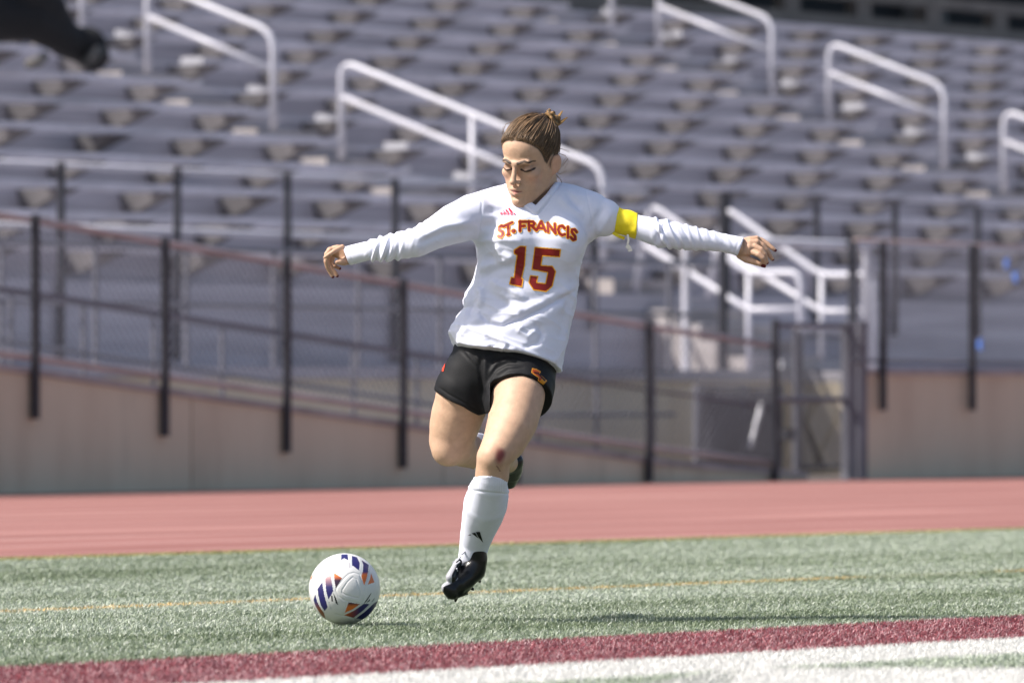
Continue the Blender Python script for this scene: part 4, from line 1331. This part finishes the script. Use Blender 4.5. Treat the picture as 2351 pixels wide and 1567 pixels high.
def emblem2(x, y):
    u, v = (x - 950) * K2, (y - 720) * K2
    ins = in_poly(u, v, [(276, 438), (288, 430), (282, 470), (270, 520), (256, 520), (262, 470)])
    return np.zeros(u.shape + (3,)) + np.array(srgb(205, 62, 34)), ins
decal('emblem', 1013, 1026, 828, 855, .6, emblem2, sh_bvh, shorts, M['decal'])

# ---- socks
f = Field(np.minimum(W(1040, 1290, .36), W(1040, 1290, -.1)), np.maximum(W(1180, 1080, .36), W(1180, 1080, -.1)), .0026)
X, Y, Z = f.all()
f.chain(wp((1131, 1070, .238), (1129, 1095, .225), (1124, 1115, .205), (1113, 1160, .14), (1101, 1205, .085), (1090, 1245, .045), (1084, 1275, .03)), [.0495, .0500, .0530, .0655, .0560, .0465, .0425], .004)
f.chain(wp((1123, 1130, .15), (1116, 1170, .09)), [.052, .050], .03)
zt = np.interp(f.ax[0], [W(a, 0)[0] for a in (1085, 1092, 1110, 1130, 1150, 1168)], [W(0, a)[2] for a in (1096, 1092, 1089, 1089, 1094, 1106)])[:, None, None]
f.cut(Z - zt - .35 * np.clip(PY0 - .225 - Y, -.1, .1) * 0 + 0 * Y, .003)
V, F = f.mesh(2); N = vnormals(V, F); px, py = pix(V)
cuff = np.clip((1128 + .22 * (px - 1128) * .5 - py) / 3, 0, 1)
V = V + N * (cuff * (.0016 + .0007 * np.sin(px * 1.6)) - .0012 * np.exp(-((py - 1130 - .1 * (px - 1128)) / 1.8) ** 2) + .0006 * snoise(V, 60, 61))[:, None]
sock = build('sock', V, F, M['sock'], player, smooth=True)
so_bvh = BVHTree.FromPolygons([tuple(p) for p in V], F.tolist())
K3 = 2350 / 600.
def sockmark(x, y):
    u, v = (x - 690) * K3, (y - 1060) * K3
    ins = np.zeros(u.shape, bool)
    for P in ([(1505, 656), (1530, 645), (1536, 657)], [(1540, 636), (1572, 630), (1600, 684)], [(1577, 625), (1613, 622), (1642, 722), (1602, 676)]): ins |= in_poly(u, v, P)
    return np.zeros(u.shape + (3,)) + .008, ins
decal('maker_mark', 1072, 1112, 1216, 1248, .5, sockmark, so_bvh, sock, M['decal'])
f = Field(np.minimum(W(1075, 1100, -.1), W(1075, 1100, -.5)), np.maximum(W(1200, 985, -.1), W(1200, 985, -.5)), .003)
f.chain(wp((1096, 1036, -.175), (1108, 1040, -.22), (1130, 1050, -.30), (1150, 1058, -.395)), [.0575, .057, .048, .036], .004)
f.cut((W(1088, 0)[0] - f.all()[0]) + 0 * f.all()[1] + 0 * f.all()[2] , .004)
V, F = f.mesh(2)
build('sock', V, F, M['sock'], player, smooth=True)

# ---- boots
f = Field(np.minimum(W(1000, 1392, .20), W(1000, 1392, -.1)), np.maximum(W(1130, 1235, .20), W(1130, 1235, -.1)), .0020)
f.chain(wp((1090, 1276, .035), (1088, 1300, .035), (1070, 1324, .06), (1050, 1342, .085), (1036, 1352, .10)), [.0330, .0355, .0340, .0315, .0250], .010)
f.chain(wp((1093, 1263, .045), (1095, 1285, .03), (1090, 1312, .03)), [.0265, .0270, .027], .012)
f.chain(wp((1094, 1266, .058), (1096, 1284, .050), (1088, 1308, .045)), [.0255, .0285, .032], .016)
f.chain(wp((1104, 1292, .0), (1086, 1330, .03), (1062, 1358, .07), (1042, 1366, .10)), [.012, .013, .014, .012], .008)
f.chain(wp((1024, 1348, .115), (1034, 1362, .11)), [.013, .014], .014)
for p, q_ in (((1050, 1364, .075), (1046, 1378, .065)), ((1066, 1352, .045), (1072, 1362, .03)), ((1034, 1364, .08), (1030, 1371, .07)), ((1100, 1312, -.01), (1110, 1320, -.02)), ((1092, 1326, -.005), (1102, 1334, -.015)), ((1076, 1344, .01), (1086, 1352, .0))):
    f.chain(wp(p, q_), [.0085, .0045], .004)
f.chain(wp((1052, 1290, .075), (1044, 1304, .09), (1034, 1324, .115)), [.012, .012, .014], .012)
V, F = f.mesh(1); N = vnormals(V, F); px, py = pix(V)
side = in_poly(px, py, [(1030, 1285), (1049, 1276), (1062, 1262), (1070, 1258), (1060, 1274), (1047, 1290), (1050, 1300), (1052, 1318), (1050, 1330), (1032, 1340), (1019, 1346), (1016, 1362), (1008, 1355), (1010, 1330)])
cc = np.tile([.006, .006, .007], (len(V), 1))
cc = np.where((side & (N[:, 0] < .35))[:, None], np.array([.36, .36, .39]), cc)  # sun glare on the black upper, painted in as grey
V = V + N * (.0008 * snoise(V, 90, 71))[:, None]
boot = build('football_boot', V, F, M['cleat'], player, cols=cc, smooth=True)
b = MB()
for p, q_ in (((1060, 1272, .078), (1070, 1262, .07)), ((1050, 1286, .09), (1058, 1276, .085)), ((1046, 1296, .10), (1056, 1288, .095)), ((1043, 1288, .085), (1040, 1292, .08)), ((1048, 1304, .105), (1050, 1310, .10))):
    b.tube(wp(p, q_), .0028, 6)
b.build('lace', M['galv'], boot)
f = Field(np.minimum(W(1140, 1125, -.3), W(1140, 1125, -.6)), np.maximum(W(1215, 1030, -.3), W(1215, 1030, -.6)), .0025)
f.chain(wp((1160, 1060, -.40), (1172, 1062, -.43), (1174, 1084, -.47), (1170, 1106, -.50)), [.034, .037, .032, .022], .008)
f.chain(wp((1188, 1056, -.42), (1186, 1078, -.45)), [.017, .015], .012)
V, F = f.mesh(2)
build('football_boot', V, F, M['cleat'], player, cols=np.tile([.006, .007, .009], (len(V), 1)), smooth=True)

# ================================================================== BALL
bc = W(791, 1351, .45); br = .1068
nu, nv = 420, 210
th = np.linspace(0, 2 * np.pi, nu, endpoint=False); ph = np.linspace(0, np.pi, nv)
TT, PP = np.meshgrid(th, ph)
dirs = np.stack([np.sin(PP) * np.cos(TT), np.sin(PP) * np.sin(TT), np.cos(PP)], -1).reshape(-1, 3)
bu, bv = 800 + dirs[:, 0] * 728, 778 - dirs[:, 2] * 702
C_ = lambda *c: np.array(srgb(*c))
NAVY, ORANGE, WHITE, GREYW = C_(38, 36, 92), C_(206, 104, 34), C_(208, 207, 206), C_(190, 194, 197)
bcol = np.tile(WHITE, (len(dirs), 1))
def paint(poly, c, soft=None):
    global bcol
    m = in_poly(bu, bv, poly)
    if soft is None: bcol[m] = c
    else:
        (y0, c0), (y1, c1) = soft
        t = np.clip((bv[m] - y0) / (y1 - y0), 0, 1)[:, None]
        bcol[m] = np.array(c0) * (1 - t) + np.array(c1) * t
DK = C_(44, 20, 44)
paint([(738, 92), (868, 92), (888, 205), (800, 165), (740, 205)], NAVY)
paint([(955, 120), (1060, 150), (1120, 260), (1112, 405), (1000, 320), (965, 310)], NAVY)
paint([(1150, 200), (1300, 300), (1290, 430), (1262, 560), (1215, 690), (1155, 510), (1185, 420), (1190, 290)], NAVY, ((430, NAVY), (490, ORANGE)))
paint([(1350, 460), (1420, 640), (1285, 675), (1330, 570)], ORANGE)
paint([(420, 560), (555, 400), (545, 560), (590, 800), (490, 970), (440, 800)], NAVY, ((430, C_(200, 150, 140)), (720, NAVY)))
paint([(600, 445), (770, 550), (640, 745), (610, 600)], ORANGE, ((500, ORANGE), (590, DK)))
paint([(262, 760), (360, 630), (400, 860), (470, 1120), (405, 1200), (330, 1090), (280, 900)], NAVY)
paint([(215, 870), (250, 1010), (330, 1160), (390, 1240), (425, 1385), (330, 1290), (215, 1110), (175, 990)], NAVY, ((1020, NAVY), (1180, C_(120, 60, 30))))
paint([(180, 1120), (260, 1260), (420, 1390), (400, 1400), (200, 1230)], C_(160, 90, 40))
paint([(110, 560), (165, 480), (150, 540), (115, 600)], ORANGE)
paint([(900, 1020), (1130, 1060), (950, 1180), (815, 1240), (850, 1150)], ORANGE, ((1040, DK), (1110, ORANGE)))
paint([(800, 1280), (1000, 1190), (1210, 1050), (1330, 1065), (1180, 1200), (1000, 1335)], NAVY)
m = in_poly(bu, bv, [(800, 1280), (1000, 1190), (1210, 1050), (1330, 1065), (1180, 1200), (1000, 1335)])
t = np.clip((bu[m] - 860) / 260, 0, 1)[:, None]; bcol[m] = C_(170, 80, 25) * (1 - t) + NAVY * t
paint([(1040, 1345), (1240, 1200), (1420, 1040), (1490, 1000), (1450, 1150), (1330, 1280), (1170, 1370)], NAVY)
for P in ([(540, 880), (575, 900), (580, 1010), (555, 1000)], [(580, 820), (640, 930), (690, 1080), (640, 1040)], [(470, 1000), (500, 1010), (555, 1150), (520, 1120)],
          [(1230, 1010), (1360, 830), (1350, 870), (1260, 1010), (1200, 1060)], [(1245, 1050), (1330, 960), (1325, 1000)], [(1330, 1060), (1420, 940), (1400, 1010)]):
    paint(P, C_(24, 22, 30))
for P in ([(735, 240), (770, 220), (765, 330), (740, 330)], [(890, 240), (930, 260), (930, 350), (900, 340)], [(350, 280), (390, 270), (385, 310), (360, 315)]): paint(P, C_(176, 172, 176))
# white sweeps over the colour
for P, w in (([(375, 560), (400, 740), (450, 950), (540, 1150)], 26), ([(560, 430), (560, 560), (600, 750)], 24), ([(230, 720), (240, 860), (290, 1040), (390, 1220)], 22), ([(900, 90), (940, 210), (950, 330)], 30),
             ([(1130, 190), (1160, 300), (1140, 450)], 26), ([(1330, 330), (1300, 500), (1240, 690)], 24), ([(830, 1235), (1010, 1160), (1180, 1040)], 16), ([(1010, 1330), (1200, 1190), (1420, 980)], 16)):
    d, _ = seg_dist(bu, bv, P); bcol[d < w * .62] = GREYW
groove = np.zeros(len(dirs))
for P, w in (([(1010, 440), (900, 470), (800, 560), (660, 730), (640, 800), (700, 900), (800, 980), (1000, 1020), (1120, 1055), (1200, 1000), (1250, 850), (1220, 700), (1120, 480), (1010, 440)], 14),
             ([(985, 525), (880, 620), (770, 780), (770, 830), (850, 880), (1100, 940), (1140, 900), (1130, 780), (1060, 570), (985, 525)], 12),
             ([(640, 200), (480, 330), (340, 470), (380, 470), (560, 360), (680, 230)], 10), ([(300, 610), (440, 520), (620, 340)], 9), ([(880, 1020), (790, 1280)], 9),
             ([(640, 1260), (880, 1310), (1000, 1350), (1040, 1400)], 12), ([(740, 1390), (900, 1430)], 9), ([(1420, 640), (1450, 850), (1440, 1000)], 8)):
    d, _ = seg_dist(bu, bv, P); groove -= np.exp(-(d / w) ** 2)
front_ = np.clip(np.abs(dirs[:, 1]) * 2, 0, 1)
bver = bc + dirs * (br + .0012 * groove * front_)[:, None]
i, j = np.meshgrid(np.arange(nv - 1), np.arange(nu), indexing='ij')
q = np.stack([i * nu + j, (i + 1) * nu + j, (i + 1) * nu + (j + 1) % nu, i * nu + (j + 1) % nu], -1).reshape(-1, 4)
ball = build('football', bver, q, M['ball'], None, cols=bcol, smooth=True, origin=bc)
tag(ball, 'white football with navy and orange swoosh panels resting on the turf', 'ball')

# ================================================================== SPECTATOR (blurred, cut by the corner)
sn, sk = N0 + RUN * 5 + .30, 5
def S(px, py, n=None):
    n = sn if n is None else n
    t = (px - HX) / FPX; Yv = n / (ST - t * CT)
    return np.array([t * Yv, Yv, CAMZ - (py - HY) / FPX * Yv])
sp_ = empty('person', S(60, 150), 'person in black trousers and dark shoes seated on the benches at the top left corner', 'person')
lo, hi = S(-150, 175), S(285, -190)
f = Field(np.minimum(lo, hi) - [.2, .5, .05], np.maximum(lo, hi) + [.2, .5, .05], .014)
f.chain([S(-60, -120), S(-40, -20), S(-20, 40)], [.19, .18, .20], .05)
f.chain([S(-20, 45), S(70, 50, sn - .2), S(150, 95, sn - .3)], [.24, .20, .15], .05)
f.chain([S(40, -10), S(95, 30, sn - .1), S(150, 85, sn - .2), S(195, 105, sn - .25)], [.26, .22, .16, .13], .05)
f.chain([S(60, -10, sn - .1), S(95, 30, sn - .15), S(150, 95, sn - .25), S(195, 110, sn - .28)], [.30, .27, .17, .17], .05)
f.chain([S(178, 98, sn - .3), S(200, 106, sn - .3), S(212, 126, sn - .3)], [.16, .20, .175], .02)
f.chain([S(-60, -120), S(-55, -160)], [.09, .08], .06)
f.chain([S(-60, -120), S(-55, -170)], [.10, .12], .03)
V, F = f.mesh(2)
build('body', V, F, M['black'], sp_, smooth=True)
for pts, rs, c in (([(196, 150), (214, 128), (228, 112)], [.055, .075, .06], .03), ([(66, 148), (88, 142), (104, 128)], [.05, .06, .05], .16)):
    b = MB(); b.tube([S(*q, sn - .47) for q in pts], rs, 10); o = b.build('shoe', M['shoe'] if c < .1 else M['khaki'], sp_, smooth=True)
b = MB()
for a, c in (((208, 135), (222, 108)),):
    b.tube([S(*a, sn - .56), S(*c, sn - .56)], .022, 8)
b.build('shoe_stripe', M['khaki'], sp_)
